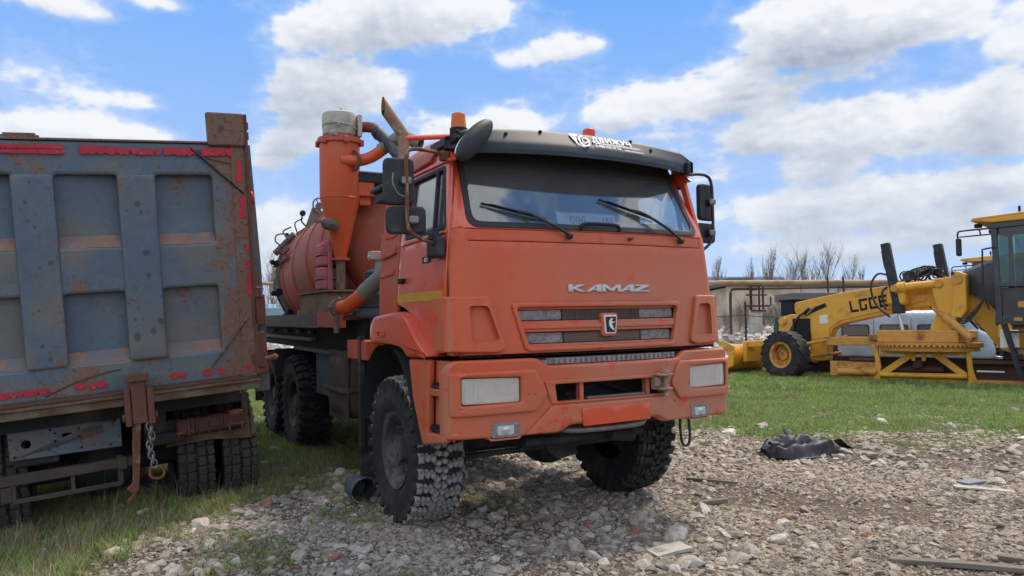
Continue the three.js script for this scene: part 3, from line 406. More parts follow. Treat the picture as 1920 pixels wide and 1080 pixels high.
// ---------------------------------------------------------------- orange tank truck (x across, y up, z towards its nose)
function makeWheel(parent, x, y, z, R, W, single, rimMat = M.rim) { // big off-road tyre with blocky tread
  const s = Math.sign(x), h = W / 2, w = part('wheel', [lathe([[R * .5, -h * .8], [R * .62, -h * .98], [R * .8, -h * 1.04], [R * .92, -h * .98], [R * .95, -h * .8], [R * .955, 0], [R * .95, h * .8], [R * .92, h * .98], [R * .8, h * 1.04], [R * .62, h * .98], [R * .5, h * .8]], 'x', 0, 0, 0, 56)], M.rubber, parent);
  w.position.set(x, y, z); w.rotation.x = .07;
  part('rim', [lathe([[.02, s * h * .42], [R * .2, s * h * .42], [R * .22, s * h * .3], [R * .42, s * h * .2], [R * .47, s * h * .8], [R * .53, s * h * .92], [R * .53, s * h * .8]], 'x', 0, 0, 0, 40), disc(s * h * .5, 0, 0, R * .17, h * .5), ...[...Array(10)].map((_, i) => disc(s * h * .36, Math.cos(i * .628) * R * .31, Math.sin(i * .628) * R * .31, .016, .07, 'x', 8))], rimMat, w);
  const n = 30, hexes = (r, d, sx, sz) => { const g = new THREE.CylinderGeometry(r * .9, r, d, 6); g.scale(sx, 1, sz); return crease(g, .3); };
  const kinds = [crease(box(.043, .05, .07, 0, 0, 0, .006)), hexes(.036, .05, .66, .95), hexes(.028, .05, .95, .86)];
  const lug = box(W * .12, R * .16, R * .1, 0, 0, 0, .015), blocks = [], lugs = [];
  for (let i = 0; i < n; i++) for (const sd of [-1, 1]) {
    const a = (i + (sd > 0 ? .5 : 0)) / n * 6.2832;
    for (const [k, off, da, rr] of [[0, .425, 0, .972], [1, .3, 0, .985], [1, .185, .012, .99], [2, .08, .075, .992], [2, .06, .165, .994]]) blocks.push([kinds[k], sd * W * off, a + da * 1, R * rr]);
    const g = lug.clone(); g.applyMatrix4(new THREE.Matrix4().makeRotationX(a).multiply(new THREE.Matrix4().makeTranslation(sd * W * .485, R * .9, 0)).multiply(new THREE.Matrix4().makeRotationZ(-sd * .22))); lugs.push(g);
  }
  part('sidewall_lugs', lugs, M.rubber, w).userData.kind = 'stuff';
  const put = (x, a, r) => new THREE.Matrix4().makeRotationX(a).multiply(new THREE.Matrix4().makeTranslation(x, r - .008, 0));
  if (single) { const shared = new Map(kinds.map((g) => [g, boxUV(clean(g))])); blocks.forEach(([g, bx, a, r]) => { const m = new THREE.Mesh(shared.get(g), M.tread); m.name = 'tread_block'; m.applyMatrix4(put(bx, a, r)); m.castShadow = m.receiveShadow = true; w.add(m); }); }
  else part('tread_blocks', blocks.map(([g, bx, a, r]) => g.clone().applyMatrix4(put(bx, a, r))), M.rubber, w).userData.kind = 'stuff';
  return w;
}
const truck = thing('tank_truck', 'dusty orange all-wheel-drive tank truck parked nose towards the viewer in the middle', 'truck', [.682, .188, -5.396]);
truck.rotation.set(rad(.71), rad(28.27), rad(1.49), 'YXZ');
const wid = (y) => 1.15 - Math.max(0, y - 1.75) * .075 - Math.max(0, y - 2.15) * .05;
const zBase = (y) => y < 1.29 ? 0 : y < 2.16 ? lerp(-.05, -.125, (y - 1.3) / .86) : lerp(-.125, -.42, (y - 2.16) / .55);
function noseZ(x, y, w = wid(y), cr = .09) { const b = .085 * (y > 2.16 ? lerp(1, .75, clamp((y - 2.16) / .55)) : 1), a = Math.abs(x), e = Math.max(0, a - (w - cr)); return zBase(y) + b * (1 - (x / 1.12) ** 2) - (cr - Math.sqrt(Math.max(0, cr * cr - Math.min(e, cr) ** 2))); }
const onNose = (w, cr, off = 0) => (v) => { const y = v.y; v.z += noseZ(v.x, y, w ?? wid(y), cr ?? .09) + off; };
function side(pts, depth, bevel, holes, s, off = 0, lean = true) { // panel in (z, y) on the left (s = -1) or right flank
  const g = ext(pts, depth, bevel, holes); return bend(g, (v) => { const a = v.x, c = v.z; v.x = s * ((lean ? wid(v.y) : 1.15) + off + c); v.z = a; }, .2);
}
const mirrorX = (pts) => pts.map(([x, y, r]) => [-x, y, r]).reverse();
{
  const T = truck;
  // ---- chassis, axles, wheels
  part('frame_rail', [box2([-.48, .92, -7.7], [-.38, 1.2, -.35])], M.chassis, T); part('frame_rail', [box2([.38, .92, -7.7], [.48, 1.2, -.35])], M.chassis, T);
  part('cross_member', [-.5, -1.9, -3.2, -4.6, -5.6, -7.2].map((z) => box(.8, .2, .12, 0, 1.05, z, .02)), M.chassis, T);
  part('engine', [box(.6, .7, 1.1, 0, 1.1, -1.0, .08), box(.5, .3, .9, 0, .72, -.9, .1), rod([.05, .7, -2], [.05, .75, -4.6], .06)], M.chassis, T);
  for (const z of [-1.2, -4.88, -6.2]) { part('axle', [rod([-.8, .53, z], [.8, .53, z], .085), ball(.22, .53, z, .26, 1, .95, 1), disc(.22, .53, z + .16, .17, .2, 'z'), ball(-.8, .53, z, .14), ball(.8, .53, z, .14)], M.chassis, T); for (const x of [-.46, .46]) part('leaf_spring', [tube([[x, .86, z - .7], [x, .68, z - .3], [x, .64, z], [x, .68, z + .3], [x, .86, z + .7]], .04, 16, 6)], M.chassis, T); }
  part('steering_link', [rod([-.85, .46, -.98], [.75, .47, -.98], .025), rod([-.42, .62, -.45], [.66, .62, -.45], .035), box(.34, .1, .18, .45, .66, -.5, .03), rod([.3, .63, -.38], [.52, .6, -.38], .05)], M.chassis, T);
  part('hanging_link', [rod([-.80, .68, -.72], [-.79, .37, -.72], .014), rod([-.86, .66, -.72], [-.82, .42, -.72], .016), box(.1, .07, .06, -.81, .385, -.72, .02)], M.greyPlastic, T);
  makeWheel(T, -1.0, .53, -1.2, .565, .36, true); makeWheel(T, 1.0, .53, -1.2, .565, .36, false); for (const z of [-4.88, -6.2]) for (const x of [-1, 1]) makeWheel(T, x, .54, z, .565, .36, false);
  part('fuel_tank', [box(.52, .66, .62, -.92, .9, -2.95, .16)], M.mud, T); part('tank_strap', [box(.545, .05, .64, -.92, .86, -2.95, .02), box(.03, .68, .64, -1.12, .9, -2.95, .01)], M.mud, T); part('tank_cap', [rod([-1.02, 1.2, -2.75], [-1.06, 1.32, -2.72], .06)], M.mud, T);
  part('bracket_plate', [box2([-1.05, .72, -4.15], [-.98, 1.2, -3.45]), box2([-1.1, 1.18, -5.1], [-.5, 1.22, -3.4]), box2([-1.0, 1.2, -4.3], [-.95, 1.5, -3.6])], M.blueGrey, T); part('air_tank', [rod([-.75, .88, -4.2], [-.75, .88, -3.4], .15), rod([-.7, .66, -3.6], [-.7, .66, -3.3], .13)], M.blueGrey, T);
  part('rear_flap', [box(.5, .5, .02, -1.0, .62, -7.0), box(.5, .5, .02, 1.0, .62, -7.0), box(.5, .35, .02, -1.0, 1.0, -5.55)], M.gasket, T);
  // ---- bumper
  const L = .77, hl = roundPoly([[-1.137, .985], [-.725, .993], [-.725, 1.158], [-1.137, 1.168]], .02), fog = roundPoly([[-.935, .764], [-.735, .767], [-.735, .866], [-.935, .864]], .012), slot = roundPoly([[-.455, .975], [.455, .975], [.47, 1.095], [-.47, 1.095]], .015);
  const outline = roundPoly([[-1.22, L], [-.44, .765], [-.35, .81], [.38, .81], [.46, .765], [1.22, L], [1.22, 1.21], [1.17, 1.275], [.70, 1.275], [.63, 1.222], [-.52, 1.222], [-.59, 1.275], [-1.17, 1.275], [-1.22, 1.21]], .03);
  const bp = onNose(1.225, .11);
  part('bumper', [bend(ext(outline, .07, .016, [hl, mirrorX(hl), fog, mirrorX(fog), slot]), (v) => { v.z -= .06; bp(v); }, .08), box2([-1.14, 1.2, -.42], [1.14, 1.262, -.12]), box2([-1.12, .79, -.3], [1.12, .83, -.16])], M.orangeDusty, T);
  const cheek = roundPoly([[-1.2, .915], [-.615, .925], [-.53, 1.04], [-.615, 1.205], [-1.2, 1.2]], .025), low = roundPoly([[-.70, .775], [-.56, .90], [-.5, .955], [.5, .955], [.56, .9], [.7, .775], [.48, .775], [.39, .822], [-.37, .822], [-.46, .775]], .02);
  for (const m of [0, 1]) { const c = m ? mirrorX(cheek) : cheek, h = m ? mirrorX(hl) : hl; part('bumper_cheek', [bend(ext(c, .034, .014, [h]), (v) => { v.z += .004; bp(v); }, .08)], M.orangeDusty, T); }
  part('bumper_apron', [bend(ext(low, .03, .013), (v) => { v.z += .004; bp(v); }, .08)], M.orangeDusty, T);
  part('slot_frame', [bend(ext(roundPoly([[-.5, .962], [.5, .962], [.54, 1.12], [-.55, 1.12]], .02), .016, .006, [slot]), (v) => { v.z += .006; bp(v); }, .08), box(.03, .125, .05, -.245, 1.035, .045), box(.03, .125, .05, .335, 1.035, .04)], M.orangeDusty, T);
  part('plate_holder', [bend(ext(roundPoly([[-.27, .80], [.31, .805], [.30, .925], [-.28, .92]], .012), .012, .004), (v) => { v.z += .034; bp(v); })], M.orange, T); part('slot_step', [bar([-.2, .985, .05], [.3, .985, .05], .05, .012)], M.steel, T);
  part('slot_backing', [box2([-.7, .9, -.2], [.7, 1.2, -.17]), rod([-.3, 1.0, -.08], [-.05, 1.06, -.06], .02), rod([.0, 1.08, -.1], [.3, .98, -.08], .015)], M.dark, T);
  part('step_bar', [tube([[-.36, .775, -.02], [-.3, .762, .02], [0, .76, .05], [.28, .765, .03], [.36, .785, -.02]], .022, 24, 10)], M.steel, T);
  part('step_grating', [bend(box2([-.5, 1.228, -.01], [.62, 1.268, 0]), (v) => { v.z += noseZ(v.x, 1.2) - .03; }, .1), ...[...Array(26)].map((_, i) => box(.022, .036, .02, -.48 + i * .043, 1.248, noseZ(-.48 + i * .043, 1.2) - .028)), box(.1, .03, .05, -.5, 1.24, .01)], M.greyPlastic, T);
  for (const s of [-1, 1]) { // lamps
    const h = part('headlight', [bend(ext(roundPoly([[.73, .992], [1.13, .99], [1.13, 1.163], [.73, 1.155]].map(([x, y]) => [s * x, y]), .02), .012), (v) => { v.z -= .10; bp(v); })], M.steel, T);
    part('reflector', [.83, 1.0].map((x) => [lathe([[.0, -.03], [.03, -.028], [.055, -.01], [.072, .03], [.078, .03]], 'z', s * x, 1.078, noseZ(x, 1.08, 1.225, .11) - .05, 28), ball(s * x, 1.078, noseZ(x, 1.08, 1.225, .11) - .055, .022)]), M.chrome, h); part('bezel', [bend(ext(roundPoly([[.74, 1.0], [1.12, .998], [1.12, 1.157], [.74, 1.148]].map(([x, y]) => [s * x, y]), .02), .01, .002, [.83, 1.0].map((x) => [...Array(20)].map((_, i) => [s * x + Math.cos(i / 20 * 6.283) * .07, 1.078 + Math.sin(i / 20 * 6.283) * .068]))), (v) => { v.z -= .035; bp(v); }, .06)], mat({ color: 0xdcdad4, roughness: .35, metalness: .15 }), h);
    const gl = part('lamp_glass', [bend(ext(roundPoly([[.732, .994], [1.128, .992], [1.128, 1.161], [.732, 1.153]].map(([x, y]) => [s * x, y]), .02), .014, .005), (v) => { v.z += .0; bp(v); }, .08)], mat({ map: dataTex(512, .3, (u, v) => { const d = .3 + .4 * sst(.3, .8, nC(u, v)); return mix3(rgb(250, 248, 240), rgb(226, 221, 208), d); }), roughness: .14, transmission: .55, thickness: 0 }), h);
    part('lamp_rib', [...Array(12)].map((_, i) => { const x = s * (.76 + i * .0085); return box(.003, .15, .004, x + s * .27, 1.075, noseZ(x + s * .27, 1.08, 1.22, .15) + .016); }), M.white, h);
    const f = part('fog_lamp', [bend(ext(roundPoly([[.74, .768], [.93, .767], [.93, .861], [.74, .863]].map(([x, y]) => [s * x, y]), .012), .05, .006, [roundPoly([[.775, .782], [.895, .781], [.895, .846], [.775, .848]].map(([x, y]) => [s * x, y]), .01)]), (v) => { v.z -= .03; bp(v); })], M.greyPlastic, T);
    part('lamp_glass', [bend(ext(roundPoly([[.777, .784], [.893, .783], [.893, .844], [.777, .846]].map(([x, y]) => [s * x, y]), .01), .02, .006), (v) => { v.z += .004; bp(v); })], mat({ color: 0xd2d4d2, roughness: .25, transmission: .25, thickness: 0 }), f); part('bulb', [ball(s * .835, .815, noseZ(.835, .8, 1.22, .15) + .026, .026, 1, 1, .3)], M.chrome, f);
  }
  part('tow_hitch', [box(.12, .016, .12, .42, 1.115, .12, .005), box(.11, .016, .12, .42, 1.015, .12, .005), box(.09, .115, .04, .405, 1.065, .08, .01), rod([.44, .965, .14], [.44, 1.15, .14], .02), disc(.44, 1.13, .14, .034, .016, 'y'), tube([[.42, 1.14, .14], [.412, 1.19, .13], [.44, 1.215, .14], [.465, 1.185, .14], [.455, 1.14, .15]], .004, 20, 5), box(.05, .07, .02, .37, 1.065, .13, .008)], M.stack, T);
  part('tow_loop', [tube([[1.16, .66, -.55], [1.17, .55, -.56], [1.2, .44, -.57], [1.28, .415, -.6], [1.31, .48, -.6], [1.3, .62, -.6], [1.27, .72, -.58]], .013, 40, 6), rod([1.27, .72, -.58], [1.12, .72, -.5], .014)], M.hoseBlack, T);
  // ---- nose panel with grille
  const grilleHole = roundPoly([[-.70, 1.618], [-.62, 1.348], [.62, 1.348], [.70, 1.618]], .03);
  const nose = [[-1.15, 1.305], [1.15, 1.305], [1.15, 2.155], [1.05, 2.155], [1.04, 2.068], [-1.04, 2.068], [-1.05, 2.155], [-1.15, 2.155]].map(([x, y]) => [x * wid(y) / 1.15, y, .012]);
  part('nose_panel', [bend(ext(roundPoly(nose, .012), .03, .006, [grilleHole]), (v) => { v.z -= .03; onNose()(v); }, .07)], M.orangeDusty, T);
  part('grille_surround', [bend(ext(roundPoly([[-.74, 1.65], [-.65, 1.318], [.65, 1.318], [.74, 1.65]], .04), .018, .009, [grilleHole]), (v) => { v.z += .0; onNose()(v); }, .07)], M.orangeDusty, T);
  part('nose_shell', [box2([-1.08, 1.31, -.34], [1.08, 1.36, -.2])], M.dark, T);
  const gr = (x0, x1, y0, y1, d, z0, r = .008) => bend(ext(roundPoly([[x0, y0], [x1, y0], [x1, y1], [x0, y1]], r), d, .003), (v) => { v.z += z0; onNose()(v); }, .08);
  part('grille_panel', [gr(-.74, .74, 1.33, 1.63, .02, -.085), gr(-.68, .68, 1.448, 1.522, .07, -.075, .02), gr(-.66, .66, 1.47, 1.5, .012, -.004, .008), gr(-.68, .68, 1.34, 1.366, .05, -.07), gr(-.69, .69, 1.6, 1.625, .05, -.07)], M.orangeDusty, T);
  for (const [y0, y1] of [[1.525, 1.6], [1.367, 1.445]]) { const g = part('grille_mesh', [gr(-.335, .335, y0, y1, .012, -.045)], mat({ map: dataTex(256, .06, (u, v) => { const k = (Math.sin(u * 6.283 * 4) > .2 && Math.sin(v * 6.283 * 4) > .2) ? .32 : 1; return mix3(rgb(132, 106, 90), rgb(70, 56, 48), 1 - k); }), roughness: .9 }), T); part('mesh_bars', [...[...Array(56)].map((_, i) => { const x = -.33 + i * .012; return box(.0035, y1 - y0, .006, x, (y0 + y1) / 2, noseZ(x, 1.5) - .03); }), ...[...Array(6)].map((_, i) => gr(-.335, .335, y0 + .008 + i * .012, y0 + .011 + i * .012, .004, -.031, .001))], M.greyBrown, g).userData.kind = 'stuff'; part('mesh_frame', [gr(-.338, .338, y1 - .006, y1, .02, -.045), gr(-.338, .338, y0, y0 + .005, .02, -.045), gr(-.338, -.33, y0, y1, .02, -.045), gr(.33, .338, y0, y1, .02, -.045)], M.gasket, g);
    for (const s of [-1, 1]) part('grille_insert', [gr(Math.min(s * .34, s * (y0 > 1.5 ? .67 : .63)), Math.max(s * .34, s * (y0 > 1.5 ? .67 : .63)), y0 + .004, y1 - .004, .02, -.05, .015)], M.greyPlastic, T); }
  const bx = .03, bz = noseZ(0, 1.5); // badge
  const bad = part('badge', [move(ext(roundPoly([[-.075, .082], [.075, .082], [.062, -.085], [-.062, -.085]], .022), .05, .014), bx, 1.488, bz - .03)], M.orangeDusty, T);
  part('badge_rim', [move(ext(roundPoly([[-.056, .066], [.056, .066], [.046, -.066], [-.046, -.066]], .014), .012, .004), bx, 1.488, bz + .018)], M.white, bad); part('badge_field', [move(ext(roundPoly([[-.046, .055], [.046, .055], [.037, -.056], [-.037, -.056]], .01), .008, .002), bx, 1.488, bz + .025)], mat({ color: 0x10151c, roughness: .4 }), bad);
  part('badge_emblem', [move(ext([[-.012, -.018], [-.02, .0], [-.018, .024], [-.006, .04], [.012, .044], [.016, .036], [.008, .03], [.006, .018], [.03, .02], [.03, .014], [.008, .008], [.006, -.004], [.016, -.01], [.014, -.022], [.026, -.03], [.024, -.046], [.012, -.038], [-.004, -.026]], .004), bx, 1.488, bz + .0325)], M.white, bad);
  { // raised letters
    const h = .052, P = (x0, pts, holes) => bend(ext(pts.map(([x, y]) => [x0 + x, y * h]), .012, .002, holes?.map((q) => q.map(([x, y]) => [x0 + x, y * h]))), (v) => { v.y += 1.722; onNose()(v); }, .1), x = -.29;
    const A = [[0, 0], [.1, 1], [.14, 1], [.14, 0], [.098, 0], [.098, .2], [.058, .2], [.038, 0]];
    part('lettering', [P(x, [[0, 0], [0, 1], [.034, 1], [.034, .62], [.085, 1], [.137, 1], [.066, .52], [.137, 0], [.085, 0], [.034, .4], [.034, 0]]), P(x + .135, A, [[[.098, .42], [.098, .72], [.074, .42]]]), P(x + .278, [[0, 0], [0, 1], [.04, 1], [.088, .42], [.136, 1], [.17, 1], [.17, 0], [.138, 0], [.138, .58], [.1, .08], [.07, .08], [.034, .58], [.034, 0]]), P(x + .408, A.map(([a, b]) => [a + .022, b]), [[[.12, .42], [.12, .72], [.096, .42]]]), P(x + .55, [[.03, 1], [.16, 1], [.16, .8], [.07, .2], [.16, .2], [.16, 0], [.0, 0], [.0, .18], [.09, .8], [.03, .8]])], M.letter, T);
  }
  for (const s of [-1, 1]) { // air deflectors on the lower corners
    let o = [[-1.2, 1.33], [-1.2, 1.695], [-.9, 1.695], [-.80, 1.34], [-.86, 1.32]], q = [[-1.06, 1.645], [-.905, 1.645], [-.825, 1.395], [-1.05, 1.375]]; if (s > 0) { o = mirrorX(o); q = mirrorX(q); }
    part('corner_deflector', [bend(ext(roundPoly(o, .025), .045, .013, [roundPoly(q, .04)]), (v) => { v.z += -.005; onNose(1.2, .15)(v); }, .06), box2([s * 1.16, 1.34, -.3], [s * 1.198, 1.685, -.12])], M.orangeDusty, T);
  }
  part('wiper_panel', [bend(ext(roundPoly([[-1.02, 2.072], [1.02, 2.072], [1.025, 2.152], [-1.025, 2.152]], .01), .025, .006), (v) => { v.z -= .03; onNose()(v); }, .08)], M.orangeDusty, T); part('washer_nozzle', [ball(.28, 2.115, noseZ(.28, 2.1) + .005, .016), rod([.28, 2.115, 0], [.28, 2.115, noseZ(.28, 2.1) + .02], .01)], M.rust, T);
  part('panel_gap', [bend(box2([-1.1, 1.29, -.06], [1.1, 2.2, -.05]), (v) => { if (Math.abs(v.x) < .76 && v.y < 1.64 && v.y > 1.31) v.z -= .07; onNose()(v); v.z += .0; }, .12)], M.dark, T);
  // ---- windscreen
  const ws = roundPoly([[-.985, 2.185], [.985, 2.185], [.925, 2.80], [-.925, 2.80]], .075, 5), wo = [[-1.105, 2.152], [1.105, 2.152], [.995, 2.84], [-.995, 2.84]];
  part('windscreen_frame', [bend(ext(wo, .03, .006, [ws]), (v) => { v.z -= .03; onNose()(v); }, .08)], M.orange, T);
  part('windscreen_seal', [bend(ext(roundPoly([[-1.012, 2.162], [1.012, 2.162], [.95, 2.825], [-.95, 2.825]], .09, 5), .018, .006, [roundPoly([[-.965, 2.205], [.965, 2.205], [.905, 2.785], [-.905, 2.785]], .07, 5)]), (v) => { v.z -= .008; onNose()(v); }, .08)], M.gasket, T);
  part('windscreen', [bend(ext(ws, .006), (v) => { v.z -= .006; onNose()(v); }, .07, .9)], M.glass, T);
  part('visor_shade_strip', [bend(ext(roundPoly([[-.925, 2.625, .09], [.925, 2.625, .09], [.905, 2.785], [-.905, 2.785]], .03), .003), (v) => { v.z -= .016; onNose()(v); }, .08, .9)], M.glassDark, T);  // dark tint on the glass stands for the visor's reflection and shade
  part('cab_lining', [bend(ext(wo, .02, 0, [ws]), (v) => { v.z -= .075; onNose()(v); }, .1), ...[-1, 1].map((s) => box2([s * 1.0, 1.4, -1.5], [s * 1.04, 2.14, -.3])), ...[-1, 1].map((s) => box2([s * .97, 2.62, -1.5], [s * 1.0, 2.7, -.45]))], M.dark, T);
  // ---- cabin inside
  part('dashboard', [box(2.05, .3, .42, 0, 2.04, -.36, .06), box(.6, .16, .3, .5, 2.2, -.45, .06)], M.dark, T);
  part('cab_floor', [box2([-1.05, 1.3, -1.52], [1.05, 1.36, -.2])], M.dark, T); part('cab_rear_wall', [box2([-1.07, 1.36, -1.56], [1.07, 2.68, -1.5])], M.seat, T);
  for (const x of [-.55, .55]) { const st = part('seat', [box(.5, .16, .5, x, 1.82, -.95, .06)], M.seat, T); part('backrest', [box(.5, .66, .16, x, 2.2, -1.22, .07), box(.3, .2, .12, x, 2.5, -1.24, .05)], M.seat, st); }
  part('steering_wheel', [move(new THREE.TorusGeometry(.22, .016, 8, 32), .55, 2.18, -.58, -.9), rod([.55, 2.18, -.58], [.55, 1.95, -.42], .03), bar([.34, 2.18, -.58], [.76, 2.18, -.58], .03, .02)], M.dark, T);
  { const c = sheet(512, 112), x = c.getContext('2d'); x.fillStyle = '#b9b9b4'; x.fillRect(0, 0, 512, 112); x.strokeStyle = '#6d6f70'; x.lineWidth = 5; x.strokeRect(5, 5, 502, 102); x.fillStyle = '#6a6f74'; x.font = 'bold 84px sans-serif'; x.fillText('006', 110, 86); x.font = 'bold 66px sans-serif'; x.fillText('186', 382, 74);
    const g = surf(1, 1, (u, v) => [lerp(-.30, .22, u), lerp(2.195, 2.305, v), noseZ(0, 2.19) - .06 - .02 * v], true); part('number_plate', [g], decal(c, { alphaTest: 0, transparent: false }), T); }
  part('yellow_vest', [ball(.78, 2.21, -.3, .1, 1.4, .7, .7)], M.yellowTape, T);
  // ---- wipers
  const gl = (x, y, d = .03) => [x, y, noseZ(x, y) + d];
  for (const [px, tip, end, arm] of [[-.26, [-.88, 2.335], [-.42, 2.235], [-.64, 2.285]], [.79, [.1, 2.415], [.58, 2.28], [.36, 2.342]]]) { const w = part('wiper', [tube([gl(px, 2.118, .03), gl(lerp(px, arm[0], .35), lerp(2.118, arm[1], .42), .05), gl(lerp(px, arm[0], .75), lerp(2.118, arm[1], .88), .05), gl(...arm, .035)], .011, 20, 6), ball(...gl(px, 2.118, .02), .026)], M.blackPlastic, T); part('blade', [tube([gl(...tip, .018), gl(lerp(tip[0], end[0], .5), lerp(tip[1], end[1], .5), .02), gl(...end, .018)], .009, 16, 5), tube([gl(lerp(tip[0], end[0], .12), lerp(tip[1], end[1], .12) + .006), gl(...arm, .04), gl(lerp(tip[0], end[0], .88), lerp(tip[1], end[1], .88) + .006)], .007, 16, 5)], M.dark, w); }
  part('grab_handle', [tube([gl(-.16, 2.165, .02), gl(-.14, 2.205, .04), gl(.0, 2.212, .045), gl(.16, 2.205, .04), gl(.18, 2.165, .02)], .014, 20, 6)], M.dark, T);
  // ---- cab sides
  for (const s of [-1, 1]) {
    const hole = roundPoly([[-.985, 2.16], [-.225, 2.165], [-.34, 2.6], [-.97, 2.595]], .03), doorP = [[-.18, 1.32], [-.18, 2.14], [-.285, 2.64], [-1.1, 2.635], [-1.105, 1.66], [-.95, 1.63], [-.76, 1.57], [-.6, 1.43], [-.52, 1.3]];
    const d = part('door', [side(roundPoly(doorP, .015), .035, .007, [hole], s, -.03)], M.orange, T);
    part('window_seal', [side(roundPoly([[-1.0, 2.145], [-.212, 2.15], [-.33, 2.615], [-.985, 2.61]], .04), .014, .004, [roundPoly([[-.965, 2.175], [-.245, 2.18], [-.35, 2.585], [-.95, 2.58]], .03)], s, -.004)], M.gasket, d); part('window_bar', [side([[-.43, 2.16], [-.40, 2.16], [-.435, 2.6], [-.465, 2.6]], .03, .005, [], s, -.012)], M.gasket, d);
    part('window_pane', [side(hole, .005, 0, [], s, -.022)], M.glass, d);
    part('sill_moulding', [side(roundPoly([[-1.05, 2.105], [-.2, 2.125], [-.2, 2.145], [-1.04, 2.14]], .006), .02, .007, [], s, .0)], M.orange, d);
    part('reflective_stripe', [side([[-1.1, 1.672], [-.2, 1.676], [-.2, 1.742], [-1.1, 1.738]], .003, 0, [], s, .0065)], M.yellowTape, d);
    part('door_handle', [side(roundPoly([[-1.05, 1.815], [-.95, 1.82], [-.93, 1.855], [-1.05, 1.86]], .012), .03, .009, [], s, .003)], M.dark, d);
    part('cab_side_panel', [side(roundPoly([[-1.13, 1.6], [-1.13, 2.635], [-1.56, 2.6], [-1.56, 1.5], [-1.3, 1.54]], .02), .035, .008, [], s, -.03), side(roundPoly([[-1.2, 2.2], [-1.2, 2.56], [-1.5, 2.54], [-1.5, 2.2]], .04), .012, .005, [], s, .002), side(roundPoly([[-1.17, 2.06], [-1.17, 2.13], [-1.53, 2.1], [-1.53, 2.03]], .02), .025, .009, [], s, .0), side(roundPoly([[-1.2, 1.9], [-1.2, 1.95], [-1.53, 1.92], [-1.53, 1.88]], .01), .016, .006, [], s, .0)], M.orangeDull, T);
    part('door_gap', [box2([s * 1.02, 1.4, -1.55], [s * 1.06, 2.62, -1.05]), box2([s * 1.0, 1.34, -.3], [s * 1.075, 2.1, -.175])], M.dark, T);
    part('cab_pillar', [side([[-1.55, 2.63], [-.2, 2.63], [-.31, 2.72], [-1.55, 2.72]], .03, .006, [], s, -.03), side([[-1.55, 2.628], [-.25, 2.628], [-.25, 2.65], [-1.55, 2.65]], .045, .01, [], s, -.02)], M.orange, T);
    part('step_panel', [side(roundPoly([[-.36, .70], [-.32, 1.275], [-.705, 1.262], [-.63, .98], [-.46, .68]], .03), .05, .014, [], s, .02, false), side(roundPoly([[-.07, .745], [-.07, .795], [-.40, .78], [-.46, .685]], .02), .05, .014, [], s, .018, false), side([[-.07, .75], [-.07, 1.27], [-.4, 1.265], [-.42, .74]], .02, .004, [], s, -.012, false), side(roundPoly([[-.07, 1.04], [-.07, 1.085], [-.35, 1.08], [-.33, 1.03]], .01), .06, .01, [], s, -.0, false)], M.orangeDusty, T);
    part('cab_step', [box2([s * 1.1, 1.088, -.35], [s * 1.2, 1.104, -.1]), box2([s * 1.1, .80, -.40], [s * 1.205, .815, -.1]), ...[0, 1, 2, 3, 4].flatMap((i) => [box(.09, .03, .012, s * 1.15, .82, -.14 - i * .05), box(.09, .025, .012, s * 1.15, 1.108, -.13 - i * .045)])], M.blackPlastic, T);
    const fo = roundPoly([[-1.56, 1.36], [-1.55, 1.5, .1], [-1.45, 1.575, .1], [-.9, 1.61, .18], [-.72, 1.56, .1], [-.52, 1.4, .1], [-.28, 1.292], [-.69, 1.268], [-.80, 1.335, .06], [-1.05, 1.352]], .05);
    const fe = part('fender', [side(fo, .26, .03, [], s, -.165, false)], M.orange, T); part('side_lamp', [side(roundPoly([[-1.33, 1.405], [-1.16, 1.41], [-1.16, 1.46], [-1.33, 1.455]], .01), .012, .004, [roundPoly([[-1.31, 1.415], [-1.19, 1.418], [-1.19, 1.452], [-1.31, 1.447]], .006)], s, .095, false), box(.02, .04, .03, s * 1.25, 1.433, -1.2, .006)], M.orangeFresh, fe);
    part('arch_liner', [surf(24, 1, (u, v) => { const a = lerp(.1, 3.0, u); return [s * lerp(.66, 1.22, v), Math.min(1.34, .58 + Math.sin(a) * .78), -1.25 + Math.cos(a) * .66]; }), box2([s * .7, .42, -1.99], [s * 1.2, 1.36, -1.96])], M.gasket, T);
    part('mudflap', [box2([s * .74, .14, -2.03], [s * 1.19, .75, -2.0]), box2([s * 1.17, .45, -2.0], [s * 1.21, 1.4, -1.93])], M.rubber, T);
  }
  part('door_number', [(() => { const g = surf(1, 1, (u, v) => [-wid(1.97) - .012, lerp(1.945, 1.99, v), lerp(-.60, -.45, u)], true); return g; })()], (() => { const c = sheet(256, 80), x = c.getContext('2d'); x.fillStyle = '#141416'; x.fillRect(0, 0, 256, 80); x.fillStyle = '#e8e8e6'; x.font = 'bold 74px sans-serif'; x.fillText('431', 56, 66); return decal(c, { alphaTest: 0, transparent: false }); })(), T);
  part('mirror_foot', [box(.07, .14, .2, -1.175, 2.03, -.27, .025), box(.05, .06, .1, -1.19, 2.11, -.27, .015)], M.blackPlastic, T);
  // ---- roof
  const roofRing = (z, k, dy, y0 = 2.66) => roundPoly([[-1.085 * k, y0], [1.085 * k, y0], [1.07 * k, Math.max(y0 + .02, 2.76 + dy * .3), .05], [.93 * k, 2.9 + dy, .12], [0, 2.985 + dy, .5], [-.93 * k, 2.9 + dy, .12], [-1.07 * k, Math.max(y0 + .02, 2.76 + dy * .3), .05]], .02, 6).map(([x, y]) => [x, y, z]);
